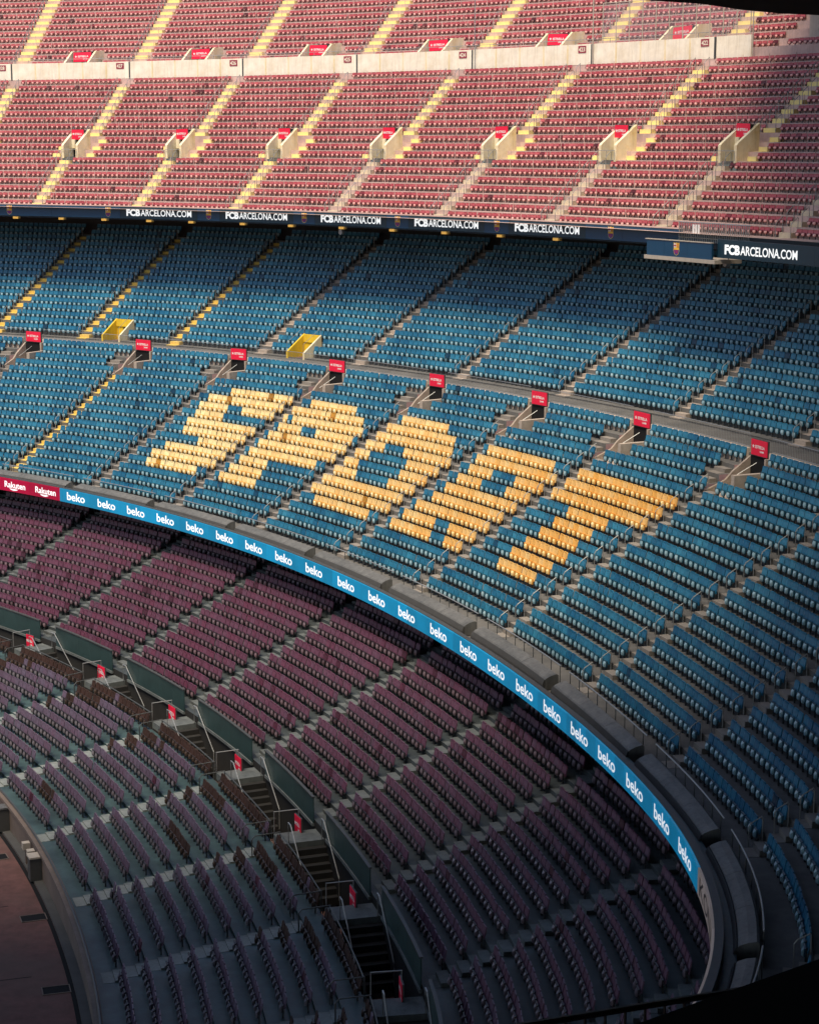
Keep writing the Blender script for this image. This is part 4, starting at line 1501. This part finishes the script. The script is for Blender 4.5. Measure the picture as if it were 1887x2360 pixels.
for c in SEATS:
    L = SEATS[c]
    if c == 'purple':
        def hid(q):
            z = EYE - q[2]
            # line of sight against the ribbon board: keep clear rows only
            return q[6].split()[0] in ORD[7:17] and "behind" in q[6]
        key = [(-1 if hid(q) else seat_px(q)) for q in L]
    else:
        key = [seat_px(q) for q in L]
    order = sorted(range(len(L)), key=lambda i: -key[i])
    pick = set(i for i in order[:300] if key[i] > 0)
    bm_ = SB.mesh("backrest", [SMAT[c][0]]); pm_ = SP.mesh("seat_pan", SMAT[c]); km_ = SBR.mesh("bracket", [SMAT[c][2]])
    one = None
    if c == 'claret':
        one = seats_mesh(NAME[c], [(0, 0, 0, 1, 0, 0.0)], SMAT[c], 0.60)
    for i in sorted(pick):
        x, y, z, tx, ty, tn, info, pos = L[i]
        mat = Matrix(((tx, -ty, 0, x), (ty, tx, 0, y), (0, 0, 1, z), (0, 0, 0, 1)))
        if one:
            o = bpy.data.objects.new(NAME[c], one)
            COL.objects.link(o)
            o.matrix_local = mat
            o["seat_tone"] = tn
        else:
            o = empty(NAME[c], mat)
            for nm, me in (("backrest", bm_), ("seat_pan", pm_), ("bracket", km_)):
                q = bpy.data.objects.new(nm, me)
                COL.objects.link(q)
                q.parent = o
                q["seat_tone"] = tn
        tag(o, LOOK[c] + " " + ORD[min(pos, 60)] + " from left, " + info, "seat", {'blue': "blue seats of the middle tier", 'yellow': "yellow seats spelling the big word", 'claret': "claret seats of the upper tier",
                                              'purple': "faded claret seats of the lower tier", 'brown': "dark brown seats of the lower tier"}[c])
    rest = [q[:6] for i, q in enumerate(L) if i not in pick]
    if rest:
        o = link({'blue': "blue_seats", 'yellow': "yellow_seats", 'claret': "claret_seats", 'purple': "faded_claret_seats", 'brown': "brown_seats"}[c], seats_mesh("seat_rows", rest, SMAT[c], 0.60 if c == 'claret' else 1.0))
        stuff(o, REST[c], "seats")
    print("SEATS", c, len(L), len(pick))

# thin posts and pipes that carry the seats of the upper tier
b = MB()
for t, n0, lo, hi in (('up_front', 19, -70, 2), ('up_back', 17, -78, -14)):
    for n in range(n0):
        d, z = row(t, n)
        for s in np.arange(lo + 0.37 * (n % 3), hi, 2.42 / 1.35):
            if t == 'up_front' and any(abs(s - v) < 2.6 for v in UF_V) and 6 < n < 11:
                continue
            p = P3(s, d - 0.12, z)
            if in_view(*p, 30):
                b.tube([p, (p[0], p[1], p[2] + 0.62)], 0.022, 3)
        prev = None
stuff(build(b, "seat_posts", 'conc_up'), "thin posts between the claret seats of the upper tier", "posts")

# ================================================================== near foreground: our own stand
b = MB()
e0, e1 = Vector((0.60, 5.50)), Vector((1.75, 6.33))
n_ = Vector((e1 - e0)).normalized()
back = Vector((n_.y, -n_.x))
A_ = e0 - n_ * 2.5; B_ = e1 + n_ * 9
pts = [A_, B_, B_ + back * 1.2, A_ + back * 1.2]
z1 = EYE - 2.70
b.add([(p.x, p.y, z1 - 3.5) for p in pts] + [(p.x, p.y, z1) for p in pts], [])
b.f += [(0, 3, 2, 1), (4, 5, 6, 7), (0, 1, 5, 4), (1, 2, 6, 5), (2, 3, 7, 6), (3, 0, 4, 7)]; b.m += [0] * 6
tag(build(b, "near_parapet", 'roof'), "black parapet of the near stand across the bottom right corner", "parapet")
b = MB()
r0, r1 = Vector((0.10, 5.88, EYE - 2.9)), Vector((0.98, 6.19, EYE - 2.9))
dr = (r1 - r0).normalized()
r0 = r0 - dr * 0.6
b.tube([r0, r1 + dr * 0.3], 0.012, 6)
rr = build(b, "near_railing", 'rail_dark')
tag(rr, "thin dark bar railing at the bottom edge before the black parapet", "railing")
for k in range(22):
    p = r0 + dr * (0.075 * k)
    b = MB(); b.tube([p, p + Vector((0, 0, -0.75))], 0.005, 4)
    build(b, "bar", 'rail_dark', rr)
# roof of the near stand: its edge shows at the top right
edge = [(3.55, 32.6), (4.04, 33.36), (5.05, 34.17), (6.01, 35.68), (6.86, 36.61), (7.69, 37.09), (11, 37.4), (30, 34)]
tail = [(30, -20), (0.9, -20), (0.9, 7.5)]
pl = edge + tail
b = MB()
k = len(pl)
b.add([(x, y, EYE + 2.4) for x, y in pl] + [(x, y, EYE + 3.4) for x, y in pl], [tuple(range(k)), tuple(range(2 * k - 1, k - 1, -1))] + [(i, i + k, (i + 1) % k + k, (i + 1) % k) for i in range(k)])
tag(build(b, "stand_roof", 'roof'), "black roof edge of the near stand in the top right corner", "roof")

b = MB()  # unseen roof added for its shade, outline shaped to darken the near and right seats
pl = [(-140, 60), (-20, 62), (3, 60), (10, 72), (12, 88), (17, 120), (42, 152), (120, 165), (120, 40), (90, -20), (90, -80), (-140, -80)]
k = len(pl)
b.add([(x, y, EYE + 16) for x, y in pl] + [(x, y, EYE + 17.5) for x, y in pl], [tuple(range(k)), tuple(range(2 * k - 1, k - 1, -1))] + [(i, i + k, (i + 1) % k + k, (i + 1) % k) for i in range(k)])
tag(build(b, "unseen_shade_roof", 'roof'), "broad unseen roof added above the view to shade the near tiers", "roof")
